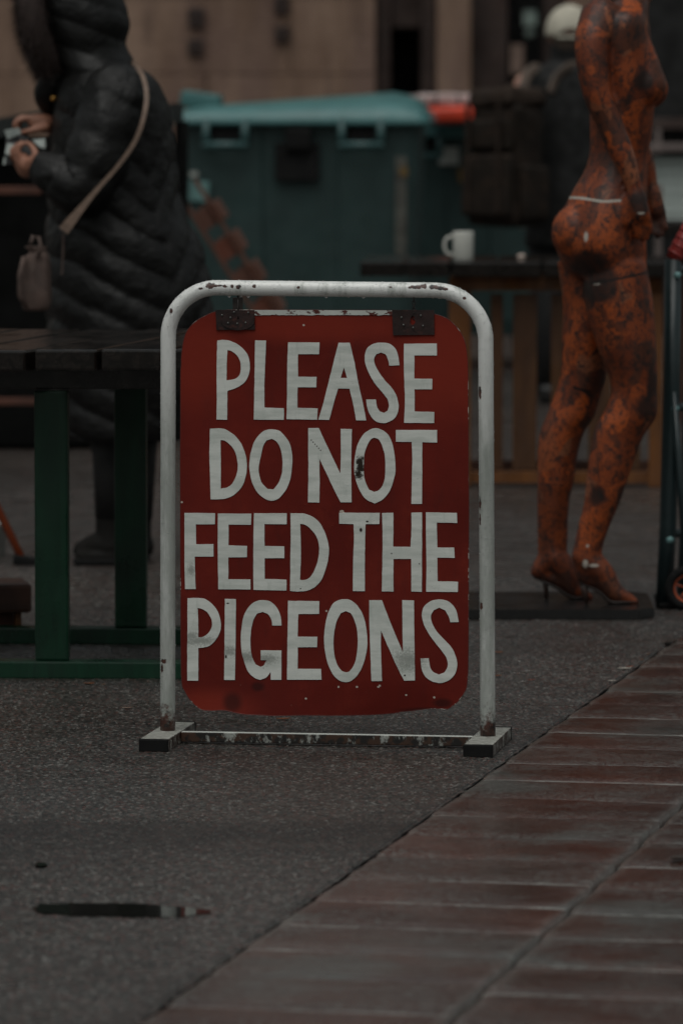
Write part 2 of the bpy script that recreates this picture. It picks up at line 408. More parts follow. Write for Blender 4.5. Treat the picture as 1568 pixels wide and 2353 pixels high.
def mat_white_paint():
    t = NT('chipped_white_paint'); xyz = t.sep(); fine = t.math('MULTIPLY', t.math('SUBTRACT', t.noise(170, 4, 0.7), 0.5), 2.2)
    L = [(x, y, a, b) for (x, y, a, b) in RUST]
    sp = t.spots(L, fine, 0.18)
    # rust creeping up from the feet, and the odd chip
    foot = t.ramp(t.math('ADD', xyz[2], t.math('MULTIPLY', t.math('SUBTRACT', t.noise(55, 5, 0.75), 0.5), 0.16)), 0.045, 0.090, 1, 0)
    chips = t.ramp(t.noise(120, 5, 0.65, t.map((1, 1, 0.6))), 0.735, 0.76)
    chips = t.math('MULTIPLY', chips, t.ramp(t.noise(9, 3), 0.45, 0.6))
    rust = t.math('MAXIMUM', t.math('MAXIMUM', sp, foot), chips)
    rc = t.mix(t.noise(90, 4), (0.035, 0.010, 0.007), (0.085, 0.024, 0.012))
    rc = t.mix(t.ramp(t.noise(60, 4), 0.5, 0.6), rc, (0.014, 0.008, 0.007))
    dirt = t.ramp(t.noise(34, 6, 0.7, t.map((1, 1, 0.16))), 0.48, 0.75)
    g = t.sep(t.n('ShaderNodeNewGeometry').outputs['Normal'])[2]
    wc = t.mix(dirt, (0.76, 0.77, 0.75), (0.34, 0.365, 0.335))
    # grime on the uprights; the upper bend painted paler to carry the top light
    low = t.math('MULTIPLY', t.ramp(xyz[2], .96, .55), t.ramp(t.noise(26, 5, .7, t.map((1, 1, .2))), .2, .6, .35, 1))
    wc = t.mix(t.math('MULTIPLY', low, .85), wc, (0.27, 0.29, 0.265))
    t.inp('Base Color', t.mix(rust, wc, rc)); t.inp('Roughness', t.ramp(rust, 0, 1, 0.26, 0.6))
    t.inp('Coat Weight', 0.3); t.inp('Coat Roughness', 0.1)
    beads = t.ramp(t.vor(260, 'Distance'), 0.0, 0.45, 1, 0)
    beads = t.math('MULTIPLY', beads, t.ramp(t.noise(180, 2), 0.48, 0.6))
    h = t.math('ADD', beads, t.math('MULTIPLY', rust, -0.8))
    t.bump(h, 0.0010, 0.9)
    return t.m
RUST = []
for sx, sy, rx, ry in [(566, 763, .010, .006), (576, 764, .008, .003), (540, 771, .005, .003), (605, 765, .004, .003), (624, 765, .004, .0035), (641, 766, .005, .0045), (683, 765, .004, .004), (590, 763, .006, .002),
                       (1098, 768, .004, .003), (1115, 767, .014, .004), (1133, 765, .007, .005), (1160, 767, .010, .005), (1180, 770, .012, .004), (1190, 772, .008, .003), (1243, 797, .003, .003), (800, 768, .003, .003), (1046, 767, .004, .002), (461, 831, .004, .006),
                       (1284, 1050, .003, .014), (1284, 1345, .003, .013), (1284, 1388, .002, .013), (1287, 1620, .003, .009), (441, 1766, .006, .005), (436, 1785, .003, .010)]:
    x, z = S_(sx, sy); RUST.append((x, z, rx, ry))
m_white = mat_white_paint()
def mat_foot():
    t = NT('grimy_white_steel'); co = t.map((1, 1, 1))
    r = t.ramp(t.noise(48, 6, 0.72, co), 0.34, 0.54); g = t.n('ShaderNodeNewGeometry').outputs['Normal']
    up = t.ramp(t.sep(g)[2], 0.3, 0.8)
    r2 = t.math('MULTIPLY', r, t.ramp(up, 0, 1, 1.0, 0.28))
    gr = t.ramp(t.noise(90, 5, 0.7), 0.4, 0.7)
    wc = t.mix(gr, (0.50, 0.515, 0.47), (0.22, 0.225, 0.20))
    rc = t.mix(t.noise(70, 4), (0.010, 0.009, 0.008), (0.060, 0.024, 0.014))
    t.inp('Base Color', t.mix(r2, wc, rc)); t.inp('Roughness', 0.35); t.bump(t.noise(200, 3), 0.0008)
    return t.m
def mat_bar():
    t = NT('peeling_crossbar_paint'); co = t.map((1, 1, 0.55))
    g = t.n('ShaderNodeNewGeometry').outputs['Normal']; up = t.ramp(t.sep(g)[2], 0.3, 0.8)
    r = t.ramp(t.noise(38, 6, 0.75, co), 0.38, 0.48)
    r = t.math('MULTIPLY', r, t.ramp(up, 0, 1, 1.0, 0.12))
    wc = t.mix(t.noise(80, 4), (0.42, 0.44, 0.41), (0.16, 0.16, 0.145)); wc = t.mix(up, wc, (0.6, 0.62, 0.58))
    rc = t.mix(t.ramp(t.noise(60, 4), 0.45, 0.6), (0.012, 0.010, 0.009), (0.05, 0.024, 0.014))
    t.inp('Base Color', t.mix(r, wc, rc)); t.inp('Roughness', 0.4); t.bump(r, 0.0006)
    return t.m
m_foot, m_bar = mat_foot(), mat_bar()
m_blackp = M('black_plastic', (0.006, 0.006, 0.006), 0.7, 0.3, 30, spec=.2)
# tube frame
TR = 0.0166
lx0, _ = L_(385.5, 1700); lx1, _ = L_(387.0, 800); rx0, _ = L_(1119.5, 1712); rx1, _ = L_(1114.0, 800)
_, tzl = L_(560, 660.5); _, tzr = L_(960, 667.0)
Cp = [Vector((lx0, 0, 0.026)), Vector((lx1, 0, tzl)), Vector((rx1, 0, tzr)), Vector((rx0, 0, 0.026))]
RC = 0.108
def rounded(C, r, n=18):
    out = [C[0]]
    for i in range(1, len(C) - 1):
        a = (C[i - 1] - C[i]).normalized(); b = (C[i + 1] - C[i]).normalized()
        A, B = C[i] + a * r, C[i] + b * r
        o = A + b * r
        for k in range(n + 1):
            th = k / n * math.pi / 2
            out.append(o - b * r * math.cos(th) - a * r * math.sin(th) if True else None)
    out.append(C[-1]); return out
path = rounded(Cp, RC)
dense = [path[0]]
for q in path[1:]:
    d = (q - dense[-1]).length; k = max(1, int(d / 0.03)); a0 = dense[-1]
    for j in range(1, k + 1): dense.append(a0.lerp(q, j / k))
tubeo('tube_frame', dense, TR, m_white, sign, seg=40, up=Vector((0, 1, 0)))
# beads of rain on the tube
t = NT('rain_water'); t.inp('Base Color', (1, 1, 1)); t.inp('Roughness', 0.0); t.inp('Transmission Weight', 1.0); t.inp('IOR', 1.33); m_water = t.m
rn = random.Random(11)
dv, df = [], []
ico = bmesh.new(); bmesh.ops.create_icosphere(ico, subdivisions=1, radius=1); iv = [v.co.copy() for v in ico.verts]; ifc = [[v.index for v in f.verts] for f in ico.faces]; ico.free()
def bead(c, r, s=(1, 1, 1)):
    b = len(dv)
    for v in iv: dv.append((c.x + v.x * r * s[0], c.y + v.y * r * s[1], c.z + v.z * r * s[2]))
    for f in ifc: df.append([b + k for k in f])
for k in range(3200):
    i = rn.randrange(len(dense) - 1); u = rn.random(); c = dense[i].lerp(dense[i + 1], u)
    tt = (dense[i + 1] - dense[i]).normalized(); n1 = Vector((0, 1, 0)); n2 = tt.cross(n1)
    a = rn.uniform(0, 2 * math.pi); nn = n1 * math.cos(a) + n2 * math.sin(a)
    if nn.z < -0.3 and rn.random() < .6: continue
    r = rn.uniform(0.0004, 0.0010) if rn.random() < .85 else rn.uniform(.001, .0016)
    bead(c + nn * (TR + r * 0.25), r)
tag(from_py('rain_bead', dv, df, m_water, sign, smooth=True), kind='stuff')
dropm = None
for sx, sy, r in [(613, 791.5, .0030), (645.5, 790.7, .0022), (664, 791.8, .0030), (872, 793.5, .0028), (931, 793, .0025), (971, 794, .0030), (1081, 792, .0025), (1157, 794.5, .0030), (1173, 796, .0029), (1194, 800, .0022), (700, 791, .0014), (760, 792, .0013), (1020, 793, .0014), (828, 792, .0012)]:
    x, z = S_(sx, sy)
    if dropm is None:
        bm = bmesh.new(); bmesh.ops.create_icosphere(bm, subdivisions=3, radius=1.0); 
        for v in bm.verts:
            if v.co.z > 0: v.co.z *= 1.35
        o = from_bm('hanging_raindrop', bm, m_water, sign, smooth=True); dropm = o.data
    else: o = mobj('hanging_raindrop', dropm, None, sign)
    o.location = (x, 0, z); o.scale = (r, r, r)
# feet, caps, crossbar
for fx in (lx0, rx0):
    ft = boxo('foot', (fx, 0, 0.0150), (0.062, 0.33, 0.027), m_foot, sign, bev=0.003)
    for s in (-1, 1):
        c = boxo('end_cap', (0, s * 0.169, -0.0003), (0.0635, 0.012, 0.0285), m_blackp, ft, bev=0.003)
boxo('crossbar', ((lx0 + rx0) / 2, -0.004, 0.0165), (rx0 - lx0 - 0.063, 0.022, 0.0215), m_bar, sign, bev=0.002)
# board
LY = -0.002
bo = [(483, 1043), (484, 985), (487, 935), (498, 890), (520, 862), (552, 843), (578, 833), (610, 829.5), (700, 829), (850, 829.5), (1000, 830), (1090, 831.5), (1129, 833), (1184, 847), (1212, 866), (1233, 893), (1245, 927), (1250, 988), (1251, 1129), (1252, 1400), (1251, 1700), (1249, 1815), (1243, 1845),
      (1226, 1872), (1208, 1888), (1192, 1896), (1165, 1894), (1138, 1895.5), (1084, 1902), (1040, 1908), (989, 1911.5), (900, 1913), (813, 1912), (740, 1913), (692, 1911), (655, 1909), (631, 1905), (600, 1899), (560, 1899), (536, 1895), (510, 1872), (496, 1850), (486, 1820), (484, 1700), (483, 1400)]
ob = cat_rom([Vector((*S_(x, y, LY), 0)) for x, y in bo], 4, True)
ob = [Vector((p.x + noise.noise(p * 60) * .0008, p.y + noise.noise(p * 60 + Vector((9, 0, 0))) * .0008, 0)) for p in ob]
def board_warp(x, z):
    """the thin sheet is bent a little along its lower edge"""
    d = 0.0
    zb = BZ0 + 0.10
    if z < zb:
        u = (zb - z) / 0.10
        d += -0.006 * u * u * math.exp(-((x + 0.21) / 0.10) ** 2) + 0.008 * u * u * math.exp(-((x - 0.15) / 0.13) ** 2)
    return d + 0.0012 * noise.noise(Vector((x * 4, 0, z * 3)))
BZ0 = min(p.y for p in ob)
def plate(bm, loop, holes, yf, yb, warp=None):
    """extruded outline (x,z) from front yf to back yb, with holes"""
    from mathutils.geometry import tessellate_polygon
    loops = [[Vector((p.x, p.y, 0)) for p in loop]] + [[Vector((p.x, p.y, 0)) for p in h] for h in holes]
    tri = tessellate_polygon(loops); flat = [p for l in loops for p in l]
    A = [bm.verts.new((p.x, yf + (warp(p.x, p.y) if warp else 0), p.y)) for p in flat]
    B = [bm.verts.new((p.x, yb + (warp(p.x, p.y) if warp else 0), p.y)) for p in flat]
    for a, b, c in tri:
        try: bm.faces.new((A[a], A[b], A[c])); bm.faces.new((B[c], B[b], B[a]))
        except ValueError: pass
    k = 0
    for l in loops:
        n = len(l)
        for i in range(n):
            bm.faces.new((A[k + i], A[k + (i + 1) % n], B[k + (i + 1) % n], B[k + i]))
        k += n
# a grid-like board so that it can bend: clip the outline into horizontal bands
def board_bm(loop, yf, yb):
    bm = bmesh.new(); plate(bm, loop, [], yf, yb)
    z0 = min(p.y for p in loop); z1 = max(p.y for p in loop)
    for k in range(1, 44):
        z = z0 + (z1 - z0) * k / 44
        bmesh.ops.bisect_plane(bm, geom=bm.verts[:] + bm.edges[:] + bm.faces[:], plane_co=(0, 0, z), plane_no=(0, 0, 1))
    for k in range(1, 26):
        x = -0.33 + 0.66 * k / 26
        bmesh.ops.bisect_plane(bm, geom=bm.verts[:] + bm.edges[:] + bm.faces[:], plane_co=(x, 0, 0), plane_no=(1, 0, 0))
    for v in bm.verts: v.co.y += board_warp(v.co.x, v.co.z)
    return bm
def mat_board():
    t = NT('old_red_paint'); big = t.noise(3.2, 5, 0.6); xyz = t.sep()
    c = t.mix(t.ramp(big, 0.32, 0.7), (0.105, 0.0105, 0.0070), (0.150, 0.0150, 0.0095))
    c = t.mix(t.ramp(t.noise(7, 5, 0.65), 0.5, 0.75, 0, 0.8), c, (0.180, 0.0215, 0.0125))
    c = t.mix(t.ramp(t.noise(40, 5, 0.7, t.map((1, 1, 0.25))), 0.5, 0.8, 0, 0.5), c, (0.080, 0.014, 0.011))
    # brighter red patches near the top and at the lower left corner
    w = t.math('MULTIPLY', t.math('SUBTRACT', t.noise(9, 4), 0.5), 0.5)
    A = [S_(520, 960), S_(560, 1890), S_(1190, 960), S_(800, 870)]
    b1 = t.spots([(A[0][0], A[0][1], .11, .10), (A[1][0], A[1][1], .085, .035), (A[2][0], A[2][1], .10, .12), (A[3][0], A[3][1], .22, .035)], w, 0.6)
    c = t.mix(t.math('MULTIPLY', b1, 0.62), c, (0.235, 0.027, 0.014))
    # dark scuffs near the bottom
    S1 = [S_(622, 1877), S_(690, 1835), S_(1182, 1880), S_(1140, 1900)]
    sc1 = t.spots([(S1[0][0], S1[0][1], .020, .022), (S1[1][0], S1[1][1], .014, .010), (S1[2][0], S1[2][1], .02, .010), (S1[3][0], S1[3][1], .05, .007)], t.math('MULTIPLY', w, 2.0), 0.5)
    c = t.mix(t.math('MULTIPLY', sc1, 0.75), c, (0.028, 0.007, 0.006))
    # tiny pale chips
    pk = [S_(954, 1836), S_(1015, 1833), S_(818, 1867), S_(1085, 1858), S_(911, 1367), S_(918, 1370), S_(1011, 1836), S_(812, 869), S_(1160, 1864), S_(483 + 4, 1342), S_(873, 1633), S_(905, 1836)]
    chips = t.spots([(x, z, .0024, .0022) for x, z in pk] + [(S_(914, 1366)[0], S_(914, 1366)[1], .0038, .0022)], t.math('MULTIPLY', t.math('SUBTRACT', t.noise(300, 3), .5), 1.0), 0.25)
    chips = t.math('MAXIMUM', chips, t.ramp(t.noise(160, 4, 0.6), 0.765, 0.785))
    c = t.mix(chips, c, (0.48, 0.42, 0.36))
    t.inp('Base Color', c)
    t.inp('Roughness', t.ramp(t.noise(12, 5), 0.3, 0.7, 0.48, 0.62)); t.inp('Specular IOR Level', 0.14)
    n1 = t.bump(t.noise(60, 4, 0.6, t.map((0.3, 1, 1))), 0.0006, 0.6)
    t.bump(t.math('MULTIPLY', t.ramp(t.vor(190), 0, 0.3, 1, 0), t.ramp(t.noise(70, 3), 0.56, 0.66)), 0.0007, 0.7, n1)
    return t.m
m_board = mat_board()
board = from_bm('board', board_bm(ob, LY - 0.0008, LY + 0.0012), m_board, sign)
# pale worn rim where the paint has chipped off the edge of the sheet
def mat_rim():
    t = NT('chipped_sheet_edge'); r = t.math('MULTIPLY', t.ramp(t.noise(70, 5, 0.7), 0.50, 0.56), t.ramp(t.noise(7, 3, 0.5), 0.50, 0.60))
    t.inp('Base Color', t.mix(r, (0.09, 0.013, 0.010), (0.45, 0.42, 0.38))); t.inp('Roughness', 0.5); return t.m
bm = bmesh.new()
rimp = [Vector((p.x, LY + board_warp(p.x, p.y), p.y)) for p in ob] ; rimp.append(rimp[0])
tube_bm(bm, rimp, 0.0011, 6, caps=False); from_bm('board_edge', bm, mat_rim(), board, smooth=True)
# white folded lip along the top of the board with rust showing through
def mat_lip():
    t = NT('flaking_white_lip'); r = t.ramp(t.noise(85, 6, 0.65, t.map((0.6, 1, 1))), 0.565, 0.60)
    t.inp('Base Color', t.mix(r, t.mix(t.noise(30, 3), (0.62, 0.64, 0.60), (0.42, 0.45, 0.42)), t.mix(t.noise(60, 3), (0.12, 0.020, 0.012), (0.045, 0.012, 0.009)))); t.inp('Roughness', 0.4); t.bump(r, -0.0005); return t.m
lip = [S_(x, y, LY) for x, y in [(677, 828.6), (850, 829), (1062, 830), (1062, 843)]]
lo = [Vector((*p, 0)) for p in lip]
xs = [1062 - (1062 - 677) * k / 60 for k in range(61)]
for x in xs: lo.append(Vector((*S_(x, 842.2 + 1.6 * noise.noise(Vector((x * 0.05, 0, 0))) + 0.8 * noise.noise(Vector((x * 0.2, 4, 0)) ), LY), 0)))
bm = bmesh.new(); plate(bm, lo, [], LY - 0.0022, LY - 0.0009); from_bm('top_lip', bm, mat_lip(), board)

# lettering, traced stroke by stroke: (offset x, offset y) of the tracing window, outline, optional counter
LET = [
 ('P', 540, 890, [(165,80),(235,74),(310,88),(385,125),(450,180),(497,255),(513,350),(505,430),(475,500),(430,550),(360,590),(273,620),(272,760),(270,928),(157,925),(160,700),(158,400),(162,200)], [(274,182),(320,195),(370,235),(405,290),(417,360),(410,430),(385,470),(340,495),(264,507),(265,350)]),
 ('L', 540, 890, [(568,80),(686,82),(680,250),(670,450),(667,798),(877,806),(875,928),(555,926),(560,650),(565,350)], None),
 ('E', 540, 890, [(922,100),(1257,102),(1252,227),(1028,226),(1026,340),(1028,468),(1226,470),(1223,582),(1022,580),(1020,800),(1237,807),(1231,928),(904,922),(910,650),(912,350)], None),
 ('A', 840, 890, [(260,104),(380,104),(430,320),(480,580),(520,750),(555,935),(447,933),(420,780),(377,594),(255,594),(215,730),(160,930),(45,925),(100,740),(160,500),(210,300)], [(318,368),(350,480),(282,480)]),
 ('S', 840, 890, [(800,350),(790,290),(765,235),(715,208),(665,225),(640,270),(645,330),(680,400),(740,490),(830,590),(880,680),(900,770),(892,850),(850,920),(780,955),(730,963),(660,945),(605,890),(570,810),(553,712),(658,712),(672,790),(700,840),(745,855),(785,830),(797,780),(785,715),(740,650),(640,530),(575,410),(545,320),(540,240),(565,165),(620,120),(700,103),(790,112),(850,150),(890,220),(910,345)], None),
 ('E', 840, 890, [(957,115),(1308,112),(1310,240),(1070,240),(1068,488),(1262,490),(1259,602),(1070,602),(1072,840),(1283,845),(1281,964),(960,960),(968,700),(958,400)], None),
 ('D', 540, 1120, [(88,103),(225,102),(300,140),(370,195),(425,275),(465,375),(482,480),(472,600),(435,710),(370,790),(290,840),(200,857),(95,858),(88,600),(82,400),(85,200)], [(200,222),(250,235),(310,285),(360,360),(380,450),(385,510),(370,600),(325,690),(270,730),(203,745),(203,480)]),
 ('O', 540, 1120, [(740,110),(830,130),(890,190),(940,265),(965,390),(962,520),(940,660),(890,770),(810,855),(745,873),(670,850),(590,780),(535,670),(512,560),(508,470),(525,350),(570,225),(650,135)], [(745,212),(790,235),(830,290),(855,380),(862,480),(855,580),(820,680),(765,752),(700,748),(640,680),(610,580),(610,500),(630,400),(655,290),(690,230)]),
 ('N', 800, 1120, [(97,97),(208,97),(290,270),(360,420),(440,583),(445,400),(443,105),(563,107),(556,400),(556,650),(560,890),(443,890),(380,770),(300,600),(215,425),(218,650),(215,892),(93,890),(98,600),(96,300)], None),
 ('O', 800, 1120, [(810,98),(880,115),(950,170),(995,270),(1018,390),(1028,550),(1005,660),(965,770),(890,860),(805,903),(710,855),(640,750),(600,640),(587,530),(595,400),(625,270),(680,170),(740,120)], [(800,198),(850,220),(885,285),(910,370),(920,480),(915,620),(890,710),(850,760),(800,780),(745,755),(710,680),(690,600),(690,480),(695,380),(715,310),(755,230)]),
 ('T', 800, 1120, [(1033,117),(1471,118),(1472,252),(1313,248),(1312,500),(1310,908),(1197,908),(1203,600),(1207,400),(1200,245),(1033,242)], None),
 ('F', 480, 1350, [(55,83),(383,87),(380,205),(176,206),(180,418),(366,418),(365,550),(165,552),(168,700),(174,898),(62,898),(56,650),(56,350)], None),
 ('E', 480, 1350, [(413,90),(768,92),(765,210),(527,210),(525,432),(723,438),(722,558),(523,560),(523,792),(760,795),(760,902),(417,900),(412,600),(411,300)], None),
 ('E', 480, 1350, [(797,88),(1146,88),(1146,205),(908,203),(910,437),(1120,442),(1121,568),(910,568),(912,790),(1145,798),(1143,915),(792,906),(790,650),(792,350)], None),
 ('D', 480, 1350, [(1187,88),(1330,92),(1420,125),(1485,175),(1525,235),(1568,330),(1593,430),(1596,520),(1580,620),(1550,720),(1510,810),(1440,880),(1360,915),(1270,925),(1183,917),(1185,600),(1190,350)], [(1290,200),(1350,215),(1420,275),(1470,350),(1492,440),(1488,540),(1465,640),(1420,740),(1370,790),(1320,803),(1288,800),(1298,500)]),
 ('T', 860, 1350, [(187,82),(620,83),(615,203),(468,203),(463,400),(460,700),(461,920),(333,920),(336,600),(345,350),(340,203),(188,200)], None),
 ('H', 860, 1350, [(643,85),(765,83),(765,250),(762,445),(948,447),(958,250),(957,82),(1071,80),(1070,500),(1068,927),(956,925),(957,750),(955,577),(767,575),(765,750),(766,925),(642,922),(648,600),(650,300)], None),
 ('E', 860, 1350, [(1112,78),(1443,85),(1446,192),(1228,187),(1233,455),(1413,455),(1419,564),(1233,562),(1237,815),(1455,820),(1453,930),(1115,925),(1118,600),(1113,300)], None),
 ('P', 480, 1580, [(87,75),(230,75),(300,100),(370,160),(420,240),(445,350),(432,440),(390,520),(330,580),(270,600),(203,608),(203,760),(202,958),(85,957),(85,650),(87,350)], [(196,180),(240,190),(295,225),(335,280),(350,340),(340,400),(300,460),(250,490),(203,495),(202,330)]),
 ('I', 480, 1580, [(487,82),(605,86),(602,350),(600,600),(593,950),(478,948),(482,650),(485,350)], None),
 ('G', 480, 1580, [(992,368),(985,310),(950,250),(890,222),(830,240),(795,300),(770,390),(760,500),(762,620),(780,710),(815,785),(865,810),(900,795),(932,740),(869,737),(870,633),(1090,635),(1090,947),(978,947),(975,865),(930,920),(865,949),(800,925),(735,860),(695,760),(665,640),(657,500),(668,370),(690,260),(745,165),(815,110),(890,97),(970,112),(1035,170),(1080,260),(1092,368)], None),
 ('E', 480, 1580, [(1160,103),(1495,108),(1492,243),(1270,245),(1266,360),(1264,487),(1473,488),(1471,598),(1264,600),(1265,830),(1513,832),(1517,947),(1150,947),(1153,650),(1158,350)], None),
 ('O', 860, 1580, [(245,87),(310,98),(380,155),(435,245),(470,360),(487,530),(478,650),(440,790),(380,900),(300,965),(220,968),(140,915),(75,800),(40,670),(25,520),(35,390),(60,260),(110,150),(170,100)], [(258,212),(310,235),(350,310),(378,420),(385,560),(372,690),(345,790),(295,860),(255,868),(205,845),(160,770),(132,660),(127,520),(140,400),(165,310),(205,235)]),
 ('N', 860, 1580, [(507,97),(642,97),(690,220),(760,400),(868,655),(863,400),(860,97),(985,100),(987,400),(992,650),(995,955),(880,958),(810,820),(720,620),(633,420),(633,650),(643,962),(530,962),(520,650),(510,350)], None),
 ('S', 860, 1580, [(1372,333),(1360,280),(1320,205),(1255,178),(1195,205),(1165,265),(1175,330),(1220,420),(1290,500),(1375,590),(1425,680),(1447,780),(1430,870),(1380,935),(1320,972),(1250,982),(1170,960),(1105,910),(1070,840),(1055,720),(1143,718),(1155,800),(1185,860),(1250,893),(1310,870),(1345,800),(1335,720),(1290,650),(1220,560),(1140,450),(1085,340),(1070,250),(1090,170),(1150,115),(1230,90),(1320,98),(1390,140),(1440,220),(1462,330)], None),
]
def smooth_loop(pts):
    n = len(pts); V = [Vector((x, y, 0)) for x, y in pts]; corner = []
    for i in range(n):
        a = V[i] - V[i - 1]; b = V[(i + 1) % n] - V[i]
        corner.append(a.angle(b) > R(38))
    if not any(corner): return cat_rom(V, 5, True)
    k0 = corner.index(True); out = []
    run = [V[k0]]
    for j in range(1, n + 1):
        i = (k0 + j) % n; run.append(V[i])
        if corner[i]:
            if len(run) == 2:
                d = (run[1] - run[0]).length; m = max(1, int(d / 60))
                out += [run[0].lerp(run[1], q / m) for q in range(m)]
            else: out += cat_rom(run, 5)[:-1]
            run = [V[i]]
    return out
def mat_letter():
    t = NT('brushed_white_lettering')
    br = t.noise(46, 5, 0.65, t.map((0.22, 1, 1), rot=(0, R(14), 0))); br2 = t.noise(60, 5, 0.65, t.map((1, 1, 0.2)))
    c = t.mix(t.ramp(br, 0.35, 0.68), (0.68, 0.70, 0.66), (0.53, 0.56, 0.52))
    c = t.mix(t.ramp(br2, 0.55, 0.8, 0, 0.6), c, (0.40, 0.44, 0.40))
    sp = t.ramp(t.noise(190, 4, 0.6), 0.70, 0.73); c = t.mix(t.math('MULTIPLY', sp, 0.7), c, (0.10, 0.09, 0.07))
    w = t.math('MULTIPLY', t.math('SUBTRACT', t.noise(120, 5, 0.8), 0.5), 3.4)
    # the burnt-looking stain on the O of NOT, insect-dark specks on the T, scuffed band over P I G
    def Z(ox, oy, x, y): return S_(ox + x / 4, oy + y / 4)
    st = [(*Z(800, 1120, 655, 455), .009, .010), (*Z(800, 1120, 660, 520), .008, .012), (*Z(800, 1120, 640, 585), .009, .011)]
    s1 = t.spots(st, w, 0.3); c = t.mix(s1, c, (0.022, 0.015, 0.010))
    s2 = t.spots([(*Z(860, 1350, 420, 265), .003, .0045), (*Z(860, 1350, 487, 175), .0028, .002), (*Z(480, 1580, 500, 700), .0022, .0038), (*Z(860, 1580, 888, 900), .002, .002), (*Z(480, 1350, 1296, 893), .0014, .0014), (*Z(860, 1350, 747, 517), .0014, .0014), (*Z(860, 1350, 1044, 628), .0014, .0014), (*Z(480, 1580, 520, 130), .003, .0014)], t.math('MULTIPLY', w, 0.2), 0.4)
    c = t.mix(s2, c, (0.020, 0.010, 0.007))
    w3 = t.math('MULTIPLY', t.math('SUBTRACT', t.noise(200, 5, 0.8), 0.5), 4.2)
    s3 = t.spots([(*Z(480, 1580, 220, 530), .038, .009), (*Z(480, 1580, 140, 480), .015, .008), (*Z(480, 1580, 530, 645), .018, .009), (*Z(480, 1580, 720, 700), .018, .010), (*Z(480, 1580, 940, 725), .022, .009), (*Z(860, 1580, 930, 740), .03, .02), (*Z(480, 1350, 130, 690), .007, .012)], w3, 0.7)
    c = t.mix(t.math('MULTIPLY', s3, 0.6), c, (0.14, 0.15, 0.13))
    cr = t.spots([(*Z(800, 1120, 130 + 20 * k, 225 + 22 * k), .0013, .0016) for k in range(6)], t.math('MULTIPLY', w, 0.15), 0.3)
    c = t.mix(cr, c, (0.06, 0.05, 0.04))
    t.inp('Base Color', c); t.inp('Roughness', 0.42); t.inp('Specular IOR Level', 0.3)
    n1 = t.bump(br, 0.0009, 0.7); n2 = t.bump(br2, 0.0006, 0.5, n1)
    t.bump(t.math('MULTIPLY', t.ramp(t.vor(230), 0, 0.3, 1, 0), t.ramp(t.noise(60, 3), 0.6, 0.68)), 0.0007, 0.8, n2)
    return t.m
m_let = mat_letter()
for ch, ox, oy, outl, hole in LET:
    f = lambda p: Vector((*S_(ox + p.x / 4, oy + p.y / 4, LY), 0))
    wob = lambda p: p + Vector((noise.noise(p * 0.02 + Vector((ox, oy, 0))), noise.noise(p * 0.02 + Vector((oy, ox, 5))), 0)) * 2.6
    lo = [f(wob(p)) for p in smooth_loop(outl)]; ho = [[f(wob(p)) for p in smooth_loop(hole)]] if hole else []
    bm = bmesh.new(); plate(bm, lo, ho, LY - 0.0022, LY - 0.0007, board_warp)
    for k in range(1, 8):
        pass
    from_bm('letter', bm, m_let, board)
